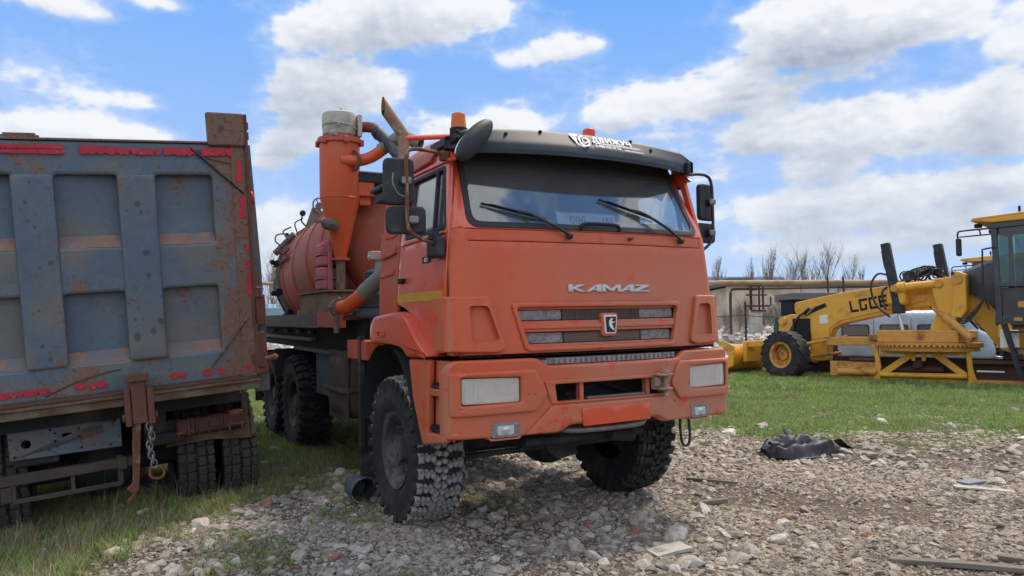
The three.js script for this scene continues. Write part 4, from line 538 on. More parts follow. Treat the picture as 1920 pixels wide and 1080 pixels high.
  part('roof', [loft([roofRing(-.44, .94, -.10, 2.83), roofRing(-.48, .97, -.05, 2.78), roofRing(-.6, 1, 0, 2.68), roofRing(-1.0, 1, .02), roofRing(-1.4, 1, .0), roofRing(-1.53, .99, -.05), roofRing(-1.57, .96, -.14)])], M.orangeDull, T);
  part('roof_hatch', [box(.8, .06, .6, .35, 3.02, -1.1, .02), box(.9, .03, .05, .35, 3.12, -1.3, .01)], M.orange, T); part('cab_back', [box2([-1.08, 1.5, -1.58], [1.08, 2.66, -1.56])], M.orangeDull, T);
  // sun visor over the windscreen
  const visF = (u, v, t) => { const x = lerp(-1.1, 1.11, u), q = (u * 2 - 1), e = sst(.86, 1, Math.abs(q)); const back = [2.905 - .07 * q * q - .05 * e, -.50 - .03 * q * q], frontY = 2.768 - .03 * q * q + .045 * e, frontZ = -.11 - .12 * q * q - .05 * e; const m = [back[0] + .008, back[1] + .275], w = v < .3 ? v / .3 : (v - .3) / .7, s = sst(0, 1, w) * .25 + w * .75, y = (v < .3 ? lerp(back[0], m[0], s) : lerp(m[0], frontY, s)) + t, z = v < .3 ? lerp(back[1], m[1], s) : lerp(m[1], frontZ, s); return [x, y - (v > .9 ? (v - .9) * .3 : 0), z]; };
  part('sun_visor', [surf(60, 12, (u, v) => visF(u, v, 0)), surf(60, 12, (u, v) => visF(u, v, -.012)), surf(60, 1, (u, v) => visF(u, 1, -v * .03)), surf(1, 12, (u, v) => visF(0, v, -u * .05)), surf(1, 12, (u, v) => visF(1, v, -u * .08)), ...[.05, .95].map((u) => { const p = visF(u, .8, -.03); return box(.03, .1, .1, p[0], p[1] - .02, p[2], .01); })], M.visor, T);
  part('visor_shade_sheet', [surf(40, 4, (u, v) => { const p = visF(u, 1, -.02); return [lerp(p[0], p[0] * .95, v), lerp(p[1], 2.815, v), lerp(p[2], noseZ(p[0] * .95, 2.80) + .012, v)]; })], M.dark, T);  // black sheet added to stand for the shade under the open visor
  part('visor_bolt', [[.2, .55], [.33, .4], [.7, .35], [.78, .6], [.04, .3], [.045, .5]].map(([u, v]) => ball(...visF(u, v, .002), .014)), M.dark, T);
  { const c = sheet(1024, 256), x = c.getContext('2d'); x.clearRect(0, 0, 1024, 256); x.fillStyle = x.strokeStyle = '#d9dde2'; x.lineWidth = 22; x.beginPath(); x.ellipse(190, 130, 62, 84, .25, -1.2, 4.6); x.stroke(); x.lineWidth = 15; x.beginPath(); x.ellipse(150, 120, 78, 104, .2, 1.2, 3.9); x.stroke(); x.beginPath(); x.moveTo(30, 20); x.quadraticCurveTo(20, 120, 90, 190); x.quadraticCurveTo(70, 90, 150, 20); x.fill(); x.lineWidth = 10; x.beginPath(); x.ellipse(200, 120, 30, 44, .3, 0, 5.4); x.stroke();
    x.font = 'bold 118px sans-serif'; x.setTransform(1.12, 0, -.06, 1, 0, 0); x.fillText('ДВИЖУЧ', 280, 122); x.setTransform(1, 0, 0, 1, 0, 0); x.fillRect(320, 134, 690, 5); x.fillRect(330, 146, 640, 9); x.font = 'bold 50px sans-serif'; x.fillText('8-800-555-27-33', 318, 208, 360); x.fillText('www.dvizhuch.ru', 730, 222, 285);
    part('visor_lettering', [surf(30, 8, (u, v) => { const p = visF(lerp(.43, .735, u), lerp(.96, .34, v), .006); p[2] += .006; return p; }, true)], decal(c), T); }
  for (const [x, m] of [[-.79, M.amber], [.40, M.amberRed]]) { const b = part('beacon', [lathe([[0, .13], [.035, .13], [.052, .118], [.062, .0], [.05, 0], [.045, .11], [0, .12]], 'y', x, 2.975, -.72, 24)], m, T); part('beacon_base', [disc(x, 2.96, -.72, .068, .05, 'y'), disc(x, 3.02, -.72, .02, .09, 'y'), box(.04, .05, .04, x, 3.03, -.7)], M.dark, b); }
  // ---- mirrors
  const mir = (name, x, y, z, w, h, turn) => { const g = part(name, [move(ext(roundPoly([[-w / 2, -h / 2], [w / 2, -h / 2], [w / 2, h / 2], [-w / 2, h / 2]], .045), .05, .016), x, y, z - .025, 0, turn, 0), move(disc(0, 0, 0, .034, .06, 'z'), x + .02, y, z + .04)], M.blackPlastic, T); part('mirror_glass', [move(ext(roundPoly([[-w / 2 + .015, -h / 2 + .015], [w / 2 - .015, -h / 2 + .015], [w / 2 - .015, h / 2 - .015], [-w / 2 + .015, h / 2 - .015]], .035), .004), x, y, z - .03, 0, turn, 0)], M.mirrorFace, g); part('clamp', [box(.07, .05, .06, x + .025, y, z + .05, .015)], M.greyPlastic, g); };
  mir('mirror', -1.43, 2.462, -.27, .205, .315, -.25); mir('mirror', -1.385, 2.205, -.26, .265, .185, -.25);
  part('mirror_arm', [tube([[-1.1, 2.68, -.30], [-1.22, 2.685, -.26], [-1.36, 2.675, -.22], [-1.405, 2.62, -.2], [-1.405, 2.45, -.2], [-1.402, 2.2, -.2], [-1.385, 2.13, -.2], [-1.3, 2.08, -.21], [-1.21, 2.055, -.23], [-1.18, 2.05, -.25]], .013, 80, 8), box(.06, .07, .06, -1.09, 2.67, -.31, .015)], M.rust, T); part('mirror_cable', [tube([[-1.49, 2.51, -.22], [-1.5, 2.44, -.2], [-1.46, 2.37, -.2], [-1.4, 2.35, -.2]], .004, 20, 5)], M.greyPlastic, T);
  mir('mirror', 1.38, 2.50, -.42, .2, .315, .2); mir('mirror', 1.37, 2.235, -.42, .24, .17, .2);
  part('mirror_arm', [tube([[1.06, 2.69, -.36], [1.2, 2.72, -.36], [1.34, 2.72, -.36], [1.4, 2.66, -.36], [1.41, 2.45, -.36], [1.4, 2.2, -.36], [1.3, 2.1, -.34], [1.16, 2.06, -.3]], .013, 60, 8)], M.hoseBlack, T);
  { const g = part('kerb_mirror', [move(ball(0, 0, 0, .215, 1, .36, .26, 24), -.955, 2.752, -.1, 0, .25, .78)], M.blackPlastic, T); part('mirror_arm', [rod([-1.02, 2.78, -.3], [-.98, 2.81, -.12], .014), rod([-1.09, 2.70, -.36], [-1.02, 2.79, -.2], .014)], M.dark, g); part('mirror_glass', [move(ball(0, 0, 0, .185, 1, .38, .1, 20), -.955, 2.75, -.15, 0, .25, .72)], M.mirrorFace, g); }
  // ---- exhaust stack
  const ex = part('exhaust_stack', [rod([-.853, 1.4, -1.75], [-.853, 3.16, -1.75], .05, .05, 20), ball(-.853, 3.16, -1.75, .05), (() => { const g = new THREE.CylinderGeometry(.052, .052, .30, 24, 6, true), p = g.attributes.position; for (let i = 0; i < p.count; i++) { const y = p.getY(i); if (y > .01) p.setY(i, y + (y / .15) * p.getX(i) * 1.26); } g.computeVertexNormals(); g.applyQuaternion(new THREE.Quaternion().setFromUnitVectors(V(0, 1, 0), V(-.62, .78, .0).normalize())); g.translate(-.943, 3.273, -1.75); return g; })()], M.stack, T); part('soot_lining', [(() => { const g = new THREE.CylinderGeometry(.046, .046, .26, 20, 1, true); g.applyQuaternion(new THREE.Quaternion().setFromUnitVectors(V(0, 1, 0), V(-.62, .78, 0).normalize())); g.translate(-.935, 3.265, -1.75); return g; })()], M.dark, ex);
  part('air_intake', [box(.34, .05, .3, -.95, 2.66, -1.75, .02), box(.26, .1, .24, -.95, 2.6, -1.75, .02)], M.blackPlastic, T);
  // ---- deck and tank
  const deckY = (z) => 1.585 + (z + 2.55) * .006;
  part('subframe', [box2([-1.02, 1.2, -7.5], [1.02, 1.535, -2.4]), box2([-1.15, .95, -7.1], [-.5, 1.1, -6.9]), box2([.5, .6, -4.2], [1.1, 1.2, -2.2])], M.dark, T); part('deck', [box2([-1.2, 1.54, -7.6], [1.2, 1.58, -2.5])], M.brownOrange, T); part('deck_edge', [box2([-1.215, 1.47, -3.42], [-1.17, 1.625, -2.5]), box2([1.17, 1.47, -7.6], [1.215, 1.6, -2.5])], M.orangeDull, T); part('deck_edge', [box2([-1.215, 1.46, -7.6], [-1.17, 1.605, -3.43])], M.greyBrown, T); part('under_rail', [box2([-1.1, 1.3, -7.4], [-1.04, 1.34, -4.2]), ...[-4.4, -5, -5.7, -6.6].map((z) => rod([-1.05, 1.38, z], [-1.05, 1.42, z], .04))], M.greyPlastic, T);
  part('side_box', [box2([-1.2, 1.2, -2.35], [-1.05, 1.36, -1.78]), box2([-1.21, 1.18, -2.0], [-1.19, 1.38, -1.94])], M.orangeDull, T);
  const tk = new THREE.Group(); tk.name = 'tank'; // tipped slightly to the rear
  const tank = part('tank', [lathe([[0, 2.05], [.3, 2.03], [.55, 1.96], [.72, 1.86], [.82, 1.74], [.845, 1.6], [.845, -1.62], [.82, -1.75], [.7, -1.86], [.5, -1.95], [0, -2.0]], 'z', 0, 0, 0, 72)], M.tankPaint, T); tank.position.set(0, 2.32, -5.6); tank.rotation.x = -.078;
  part('hoop', [-1.45, -.75, .1, .9, 1.6].map((z) => lathe([[.842, z - .045], [.866, z - .035], [.866, z + .035], [.842, z + .045]], 'z', 0, 0, 0, 64)), M.tankPaint, tank);
  part('hatch_ring', [lathe([[.78, -1.62], [.9, -1.66], [.9, -1.74], [.86, -1.78], [.78, -1.74]], 'z', 0, 0, 0, 56), lathe([[0, -2.06], [.6, -2.0], [.84, -1.84], [.86, -1.76]], 'z', 0, 0, 0, 48)], M.greyBrown, tank);
  part('hatch_clamp', [...[2.4, 2.9, 3.4, 3.8, 1.9].map((a) => { const x = Math.cos(a) * .88, y = Math.sin(a) * .88; return [box(.1, .1, .2, x, y, -1.74, .02), rod([x, y, -1.9], [x * 1.12, y * 1.12, -1.66], .022), ball(x * 1.1, y * 1.1, -1.7, .04)]; })], M.dark, tank);
  part('hatch_hinge', [rod([-.88, .38, -1.8], [-.62, .66, -1.6], .05), tube([[-.80, .46, -1.62], [-.90, .54, -1.62], [-.88, .64, -1.62], [-.74, .66, -1.6]], .012, 24, 6), tube([[-.72, .56, -1.5], [-.80, .68, -1.56], [-.68, .76, -1.56]], .012, 20, 6), tube([[-.72, .3, -1.95], [-.88, -.1, -1.9], [-.7, -.6, -1.85]], .02, 20, 6)], M.greyBrown, tank);
  part('hatch_handwheel', [move(new THREE.TorusGeometry(.12, .013, 8, 28), -.25, 1.1, -1.5, 0, .4, 0), disc(-.25, 1.1, -1.52, .055, .05, 'z'), ...[0, 2.1, 4.2].map((a) => rod([-.25, 1.1, -1.5], [-.25 + Math.cos(a) * .12 * .92, 1.1 + Math.sin(a) * .12, -1.5 - Math.cos(a) * .12 * .39], .009)), rod([-.25, 1.1, -1.55], [-.3, .72, -1.5], .035), box(.2, .4, .06, -.33, .86, -1.52, .02, 0, 0, -.35)], M.greyBrown, tank);
  part('pressure_gauge', [disc(-.5, .98, -1.55, .045, .03, 'z'), tube([[-.5, .96, -1.55], [-.52, .86, -1.55], [-.46, .76, -1.5]], .012, 16, 6), tube([[-.5, .9, -1.55], [-.62, .82, -1.55], [-.6, .66, -1.5]], .01, 16, 6)], M.dark, tank);
  part('tank_bracket', [bar([-.86, .2, -.95], [-.86, .2, -1.45], .03, .03), bar([-.84, .32, -.95], [-.84, .32, -1.45], .03, .03), bar([-.87, .1, -1.45], [-.87, .4, -1.45], .03, .03)], M.brownOrange, tank);
  part('level_glass', [bar([-.80, -.05, .1], [-.62, .58, .1], .05, .03)], M.greyBrown, tank);
  part('tank_saddle', [-6.9, -5.4, -3.9].map((z) => box(1.3, .22, .14, 0, 1.6, z, .02)), M.orangeDull, T);
  part('walkway', [box2([-.42, 3.2, -6.4], [.42, 3.23, -4.2])], M.orangeDull, T); part('roof_rail', [rod([-.86, 3.12, -1.72], [-.2, 3.21, -1.72], .024), rod([-.2, 3.21, -1.72], [-.2, 2.9, -1.6], .02)], M.orange, T); part('hatch_lid', [box(.4, .14, .5, -.55, 3.1, -3.75, .03)], M.visor, T);
  // ---- separator, filter and pipework
  const sx = -.9, sz = -3.64;
  const sep = part('separator', [lathe([[.06, 2.2], [.215, 2.86], [.217, 2.865], [.217, 3.46], [.0, 3.46]], 'y', sx, 0, sz, 48)], M.orangeFresh, T);
  part('separator_flange', [disc(sx, 3.475, sz, .245, .03, 'y', 40), disc(sx, 3.505, sz, .235, .025, 'y', 40), ...[0, 1, 2, 3, 4, 5].map((i) => box(.05, .07, .05, sx + Math.cos(i * 1.05 + .5) * .24, 3.47, sz + Math.sin(i * 1.05 + .5) * .24, .01)), disc(sx, 2.2, sz, .1, .025, 'y')], M.orangeDull, sep);
  part('seam', [lathe([[.214, 2.855], [.222, 2.862], [.214, 2.872]], 'y', sx, 0, sz, 40)], M.orangeFresh, sep); part('port', [rod([sx - .1, 2.56, sz + .1], [sx - .2, 2.56, sz + .2], .065), ball(sx - .19, 2.56, sz + .19, .065), bar([sx - .33, 2.58, sz + .2], [sx - .1, 2.56, sz + .26], .03, .03)], M.greyBrown, sep); part('drain_pipe', [rod([sx, 2.2, sz], [sx, 1.56, sz], .05)], M.tan, sep); part('side_inlet_box', [box(.22, .22, .22, -.66, 3.0, -3.62, .01), box(.12, .1, .14, -.64, 2.85, -3.64)], M.orangeFresh, sep);
  const fil = part('filter', [lathe([[0, 3.8], [.14, 3.81], [.18, 3.79], [.188, 3.74], [.185, 3.66], [.19, 3.655], [.185, 3.65], [.18, 3.56], [.15, 3.53], [0, 3.53]], 'y', sx, 0, sz, 40)], M.castGrey, T); part('filter_outlet', [box(.05, .25, .26, sx + .19, 3.66, sz + .02, .015), disc(sx + .02, 3.83, sz, .012, .08, 'y'), ball(sx - .06, 3.64, sz + .18, .022), rod([sx - .14, 3.54, sz + .16], [sx - .1, 3.54, sz + .22], .03), tube([[sx - .18, 3.66, sz + .08], [sx - .05, 3.655, sz + .2], [sx + .17, 3.62, sz + .12]], .006, 16, 5)], M.castGrey, fil);
  part('elbow_pipe', [tube([[-.73, 3.655, -3.6], [-.64, 3.665, -3.56], [-.56, 3.645, -3.5], [-.515, 3.57, -3.42]], .06, 24, 14)], M.brownOrange, T); part('hose', [tube([[-.53, 3.59, -3.44], [-.47, 3.4, -3.2], [-.424, 3.19, -2.95], [-.42, 3.0, -2.7]], .066, 24, 14), rod([-.535, 3.60, -3.45], [-.522, 3.55, -3.4], .072)], M.hoseBlack, T);
  part('inlet_pipe', [tube([[-.93, 3.25, -3.47], [-.78, 3.25, -3.42], [-.66, 3.28, -3.38], [-.58, 3.325, -3.34], [-.52, 3.375, -3.28]], .064, 24, 16)], M.orangeFresh, T); part('flange', [move(disc(0, 0, 0, .115, .022, 'x'), -.80, 3.25, -3.42, 0, .3, 0), ball(-.785, 3.34, -3.41, .016), ball(-.785, 3.16, -3.41, .016), ball(-.77, 3.25, -3.33, .016)], M.brownOrange, T); part('hose', [tube([[-.54, 3.365, -3.32], [-.46, 3.43, -3.24], [-.36, 3.49, -3.15], [-.2, 3.4, -3.0]], .07, 20, 14)], M.hoseGrey, T);
  // ---- pump, its hoses and what stands on the deck
  part('tool_shelf', [box2([-1.16, 1.835, -4.6], [-.72, 1.855, -3.25])], M.tan, T); part('tool_box', [box2([-1.14, 1.585, -4.55], [-.74, 1.83, -3.3], .01), box(.01, .02, .1, -1.145, 1.8, -3.8)], M.tan, T);
  const can = part('hose_case', [0, 1, 2, 3].map((i) => box(.15, .122, .3, -1.02, 1.93 + i * .13, -3.86, .03)), M.pinkPlastic, T); part('case_half', [0, 1, 2, 3].map((i) => box(.13, .122, .3, -.885, 1.93 + i * .13, -3.86, .03)), M.greyBrown, can); part('case_strap', [box(.05, .55, .025, -1.0, 2.13, -3.7, .008), box(.05, .03, .32, -1.0, 2.4, -3.86, .01), box(.17, .02, .31, -1.02, 2.0, -3.86), box(.17, .02, .31, -1.02, 2.26, -3.86)], M.pinkPlastic, can);
  part('pump', [lathe([[0, 1.62], [.24, 1.62], [.27, 1.66], [.27, 1.78], [.2, 1.84], [.16, 1.86], [.16, 2.0], [.11, 2.03], [.0, 2.03]], 'y', -.8, 0, -2.55, 36), ...[0, 1, 2, 3, 4, 5].map((i) => disc(-.8, 1.87 + i * .024, -2.55, .175, .01, 'y', 32)), box(.5, .4, .5, -.72, 1.42, -2.5, .08), move(new THREE.TorusGeometry(.25, .05, 10, 36), -.8, 1.6, -2.5, Math.PI / 2)], M.blueGrey, T);
  part('control_box', [box(.2, .085, .12, -.82, 2.155, -2.55, .012), rod([-.82, 2.03, -2.55], [-.82, 2.12, -2.55], .045), ball(-.93, 2.14, -2.52, .02), tube([[-.74, 2.15, -2.48], [-.7, 2.12, -2.46], [-.66, 2.18, -2.46]], .006, 12, 5)], M.castGrey, T);
  part('suction_pipe', [tube([[-1.2, 1.66, -2.56], [-1.17, 1.665, -2.46], [-1.12, 1.72, -2.36], [-1.05, 1.8, -2.22]], .066, 24, 14), tube([[-.75, 2.0, -2.35], [-.86, 2.05, -2.2], [-.92, 2.16, -2.05], [-.93, 2.3, -1.95]], .05, 20, 12)], M.orangeFresh, T); part('hose', [tube([[-1.07, 1.785, -2.25], [-1.0, 1.88, -2.1], [-.95, 1.96, -1.95], [-.9, 2.02, -1.85]], .078, 20, 14)], M.hoseGrey, T);
  part('coupling', [disc(-1.21, 1.66, -2.6, .085, .06, 'z'), ...[0, 1.6, 3.1, 4.7].map((a) => ball(-1.21 + Math.cos(a) * .08, 1.66 + Math.sin(a) * .08, -2.58, .022)), rod([-1.23, 1.58, -2.6], [-1.23, 1.42, -2.6], .03)], M.greyBrown, T);
}

// ---------------------------------------------------------------- rusty blue-grey dump truck, seen from behind
const dumpTex = (rustA, rustB, spots, seed, placed) => dataTex(1024, placed ? 2.6 : 1.7, (u0, v0) => {
  let k = 0, u = u0, v = v0; if (placed) { const x = (u0 - 1) * 2.6, y = (v0 > .45 ? v0 - 1 : v0) * 2.6; k = .10 * sst(-.4, -.1, x) + .08 * sst(-.6, -1, y) + .05 * sst(.76, .85, y); u = u0 * 2; v = v0 * 2; } // rust gathers along the lower edge and the right-hand post
  const a = nE(u + seed, v), b = nB(u * 1 + seed, v), f = nC(u * 2, v * 2 + seed), s = nD(u * 3, v * 3);
  let c = mix3(rgb(76, 94, 112), rgb(102, 117, 128), f * .55 + .45 * a); c = mix3(c, rgb(116, 114, 108), sst(.42, .72, nA(u, v + seed)) * .8); const scr = sst(.86, .9, nC(u * 6 + seed, v * .7)) + sst(.9, .94, nC(u * .6, v * 7 + seed)); c = mix3(c, rgb(150, 152, 150), clamp(scr) * .4);
  c = mix3(c, mix3(rgb(108, 76, 60), rgb(142, 110, 92), s), sst(rustA, rustB, b * .55 + a * .45 + k) * .9);
  const sp = tileSpots(u + seed + (b - .5) * .02, v + (f - .5) * .02); c = mix3(c, rgb(70, 60, 54), sp * spots); const grit = sst(.64, .72, nF(u * 2, v * 2)) * sst(rustA - .16, rustB, b * .55 + a * .45 + k + (nD(u, v) - .5) * .1); c = mix3(c, rgb(104, 68, 50), clamp(grit) * .9); return c.map((x) => x + (s - .5) * .05);
});
const spotList = (() => { const r = rng(44), o = []; for (let i = 0; i < 130; i++) o.push([r(), r(), .004 + .012 * r() * r(), .6 + r() * .5]); return o; })();
function tileSpots(u, v) { u -= Math.floor(u); v -= Math.floor(v); let m = 0; for (const [x, y, r, k] of spotList) { let dx = Math.abs(u - x), dy = Math.abs(v - y); if (dx > .5) dx = 1 - dx; if (dy > .5) dy = 1 - dy; const d = Math.hypot(dx, dy * k); if (d < r * 1.3) m = Math.max(m, sst(1.3, .8, d / r)); } return m; }
M.dump = mat({ map: dumpTex(.60, .74, .15, .1, true), roughness: .62, bumpMap: bumpCoarse, bumpScale: .006 });
M.dumpPanel = mat({ map: dumpTex(.63, .78, .1, .47), roughness: .6, bumpMap: bumpCoarse, bumpScale: .008 });
M.dumpRib = mat({ map: dumpTex(.60, .76, .6, .73), roughness: .66, bumpMap: bumpCoarse, bumpScale: .005 });
M.dumpRust = mat({ map: dumpTex(.40, .52, .6, .21), roughness: .8, bumpMap: bumpFine, bumpScale: .003 });
M.rustPale = mat({ map: dataTex(512, .5, (u, v) => mix3(mix3(rgb(156, 118, 102), rgb(128, 104, 94), nC(u, v)), rgb(108, 112, 114), sst(.42, .62, nB(u, v)) * .9)), roughness: .95, bumpMap: bumpFine, bumpScale: .003 });
M.redTape = mat({ map: dataTex(512, .5, (u, v) => { let c = mix3(rgb(206, 42, 66), rgb(166, 38, 54), nB(u, v)); c = mix3(c, rgb(190, 150, 150), sst(.78, .84, nF(u, v)) * .8); return mix3(c, rgb(96, 70, 62), sst(.68, .74, nC(u * 2, v * 2))); }), roughness: .5 });
M.beam = mat({ map: dataTex(512, .8, (u, v) => mix3(rgb(108, 98, 78), rgb(92, 66, 50), sst(.35, .7, nB(u, v)))), roughness: .85, bumpMap: bumpFine, bumpScale: .003 });
M.rustRed = mat({ map: dataTex(512, .4, (u, v) => mix3(rgb(118, 74, 58), rgb(86, 62, 52), nC(u, v))), roughness: .9, bumpMap: bumpFine, bumpScale: .004 });
{
  const T = thing('dump_truck', 'rusty blue-grey dump truck at the left, seen from behind with its ribbed tailgate', 'truck', [-1.945, .093, -6.184]);
  T.rotation.set(0, rad(30.29), rad(5.75), 'YXZ');
  const r = rng(71);
  // tailgate
  const cols = [[-2.02, -1.59], [-1.335, -.93], [-.67, -.264]], rows = [[.08, .61], [-.79, -.265]];
  const frame = roundPoly([[-2.27, -1.04], [0, -1.04], [0, .855], [-2.27, .855]], 0), holes = cols.flatMap(([a, b]) => rows.map(([c, d]) => roundPoly([[a, c], [b, c], [b, d], [a, d]], .03)));
  const gate = part('tailgate', [move(ext(frame, .085, .024, holes), 0, 0, -.085)], M.dump, T);
  const q = new THREE.Quaternion().setFromEuler(new THREE.Euler(0, 0, rad(-5.75))).multiply(new THREE.Quaternion().setFromEuler(new THREE.Euler(rad(8.09), 0, 0))).multiply(new THREE.Quaternion().setFromEuler(new THREE.Euler(0, 0, rad(5.75)))); gate.quaternion.copy(q); gate.position.set(0, 2.2, 0);
  const dent = (g, k) => bend(g, (v) => { v.z += (noise3(v.x * 3.1, v.y * 3.1, 4) - .5) * k; }, .09, .7);
  for (const [a, b] of cols) for (const [c, d] of rows) part('pressed_panel', [dent(box2([a - .03, c - .03, -.092], [b + .03, d + .03, -.075]), .035)], M.dumpPanel, gate);
  for (const [a, b] of cols) for (const [c] of rows) part('panel_ledge', [dent(ext([[0, 0], [.062, 0], [.0, .085]], b - a - .0, .003).applyMatrix4(new THREE.Matrix4().makeRotationY(-Math.PI / 2)).translate(b, c - .005, -.072), .02)], M.rustPale, gate);
  for (const [a, b] of [[-1.6, -1.335], [-.932, -.67]]) part('vertical_rib', [dent(move(ext(roundPoly([[a, -.80], [b, -.80], [b, .615], [a, .615]], .03), .05, .02), 0, 0, -.028), .008)], M.dumpRib, gate);
  part('corner_post', [move(ext(roundPoly([[-.277, .84], [-.005, .84], [-.005, 1.093], [-.282, 1.098]], .016), .09, .012), 0, 0, -.05), box2([-.115, -1.035, -.02], [-.004, .845, .012], .006)], M.dumpRust, gate);
  part('edge_angle', [box2([-.006, -.95, -.08], [.02, 1.09, .03], .005), ...[1.0, .92, .7, .35].map((y) => box(.02, .06, .04, .022, y, .0, .005))], M.rustRed, gate);
  part('end_plate', [move(ext([[-.0, .86], [.062, .86], [.098, -.1], [.118, -1.2], [.0, -1.2]], .03, .005), 0, 0, -.14)], M.dump, gate);
  part('top_rim', [box2([-2.27, .855, -.09], [-.28, .872, .01], .004), box2([-1.95, .872, -.06], [-1.4, .89, -.01], .006), box2([-1.62, .885, -.06], [-1.42, .905, -.01], .01)], M.dumpRust, gate);
  part('bottom_rim', [box2([-2.27, -1.06, -.08], [.0, -1.035, .012], .006), box2([-.9, -.80, -.0], [-.66, -.785, .03], .005)], M.rustRed, gate);
  const tape = (x0, x1, y0, y1, rag) => { const up = [], dn = [], n = Math.max(3, Math.ceil(Math.max(x1 - x0, y1 - y0) / .014)); const vert = y1 - y0 > x1 - x0; for (let i = 0; i <= n; i++) { const t = i / n, j = () => (r() < .45 ? .15 : 1) * (r() - .2) * rag; if (vert) { up.push([x1 - Math.abs(j()), lerp(y0, y1, t)]); dn.push([x0 + Math.abs(j()), lerp(y0, y1, t)]); } else { dn.push([lerp(x0, x1, t), y0 + Math.abs(j())]); up.push([lerp(x0, x1, t), y1 - Math.abs(j()) * .4]); } } const pts = vert ? [...dn.reverse().map((p) => p), ...up] : [...dn, ...up.reverse()]; return move(ext(pts, .003), 0, 0, .0125); };
  for (const g of [tape(-2.25, -1.26, .792, .822, .008), tape(-2.2, -1.25, .756, .788, .008), tape(-1.16, -.9, .757, .822, .03), tape(-.9, -.62, .757, .81, .05), tape(-.6, -.37, .757, .822, .02), tape(-.33, -.1, .757, .822, .02), tape(-.085, -.035, .56, .72, .02), tape(-.075, -.02, .27, .45, .04), tape(-.05, -.01, .0, .05, .015), tape(-.055, -.015, -.14, -.07, .02), tape(-.045, -.005, -.36, -.18, .02)]) part('red_tape', g, M.redTape, gate);
  for (const g of [[-2.2, -1.47, .04], [-1.31, -1.25, .03], [-1.22, -1.1, .05], [-.93, -.87, .03], [-.66, -.55, .03], [-.42, -.36, .02], [-.31, -.27, .02], [-.1, -.06, .02], [-.035, -.01, .01]].map(([a, b, k]) => tape(a, b, -.985, -.935, k))) part('red_tape', g, M.redTape, gate);
  part('bent_rod', [rod([-.41, .815, .014], [-.03, .462, .016], .007, .007, 6)], M.dark, gate); part('bent_rod', [rod([-.06, -.55, .016], [-.36, -.93, .016], .009, .006, 6)], M.rust, gate); part('cracked_seam', [tube([[-.36, .8, .012], [-.28, .74, .014], [-.2, .72, .013], [-.12, .70, .013]], .004, 16, 4), tube([[-1.5, -1.0, .005], [-1.3, -.92, .006], [-1.1, -.87, .006], [-1.0, -.86, .004]], .005, 16, 4)], M.rustRed, gate);
  part('side_lamp', [ball(.045, .43, -.09, .05, .5, 1.1, .6)], M.redTape, gate);
  part('hinge', [box2([-.02, -.62, -.05], [.09, -.36, .03], .015), rod([.04, -.38, .02], [.04, -.3, .02], .03), box(.07, .3, .05, .03, -.82, .01, .01)], M.rustRed, gate); part('locking_pin', [rod([.0, -.93, -.02], [.15, -.905, -.02], .026), box(.1, .2, .05, .02, -.93, -.0, .015, 0, 0, .3), ball(.15, -.905, -.02, .03)], M.rust, gate);
  // body and frame
  part('body_side', [box2([-.06, 1.25, -5.2], [-.01, 3.0, -.18])], M.dump, T); part('body_side', [box2([-2.26, 1.25, -5.2], [-2.21, 3.0, -.18])], M.dump, T); part('body_floor', [box2([-2.26, 1.15, -5.2], [-.01, 1.25, -.2])], M.dump, T); part('body_front', [box2([-2.26, 1.25, -5.2], [-.01, 3.3, -5.14])], M.dump, T);
  part('rear_beam', [box2([-2.27, 1.07, -.26], [.0, 1.135, -.08], .01), box2([-2.27, 1.135, -.2], [.0, 1.15, -.06])], M.beam, T); part('under_beam', [box2([-2.1, .95, -.5], [-.1, 1.06, -.42])], M.chassis, T);
  part('frame_rail', [box2([-1.62, .72, -6], [-1.52, 1.0, -.55])], M.chassis, T); part('frame_rail', [box2([-.78, .72, -6], [-.68, 1.0, -.55])], M.chassis, T);
  part('cross_plate', [move(ext(roundPoly([[-1.77, .735], [-1.02, .72], [-1.015, .995], [-1.775, 1.01]], .006), .03, .006, [0, 1, 2].map((i) => { const cx = [-1.66, -1.39, -1.11][i], cy = [.845, .87, .895][i], n = 14, rr = .032; return [...Array(n)].map((_, k) => [cx + Math.cos(k / n * 6.283) * rr * (i === 1 ? 1.1 : 1), cy + Math.sin(k / n * 6.283) * rr * (i === 1 ? .7 : 1)]); })), 0, 0, -.5), move(ext(roundPoly([[-.055, -.035], [.055, -.035], [.055, .035], [-.055, .035]], .01), .008, .003, [[[-.034, -.02], [.034, -.02], [.034, .02], [-.034, .02]]]), -1.39, .87, -.468, 0, 0, .03)], M.dumpRib, T);
  part('plate_bolt', [...[[-1.72, .97], [-1.5, .93], [-1.2, .96], [-1.06, .94], [-1.74, .76], [-1.3, .76], [-1.1, .75], [-1.47, .84], [-1.31, .85], [-1.31, .91], [-1.47, .90]].map(([x, y]) => ball(x, y, -.468, .009))], M.dark, T);
  part('underrun_bar', [box2([-2.2, .565, -.45], [-.95, .64, -.37], .012), box2([-1.76, .425, -.42], [-1.04, .46, -.38], .008), box2([-1.78, .42, -.44], [-1.74, .6, -.38], .006), box2([-1.39, .44, -.43], [-1.36, .6, -.39], .006), box2([-1.07, .44, -.43], [-1.03, .66, -.39], .006), box(.07, .12, .06, -1.80, .50, -.4, .015), box(.07, .1, .06, -1.03, .6, -.38, .015)], M.mud, T);
  part('gate_bracket', [box2([-.955, .93, -.08], [-.85, 1.31, -.0], .012), box2([-1.0, .92, -.12], [-.96, 1.2, .01], .008), box2([-.845, .92, -.12], [-.80, 1.2, .01], .008), box2([-.98, 1.25, -.04], [-.83, 1.31, .03], .01), rod([-1.02, .98, -.05], [-.78, .98, -.05], .03)], M.rustRed, T);
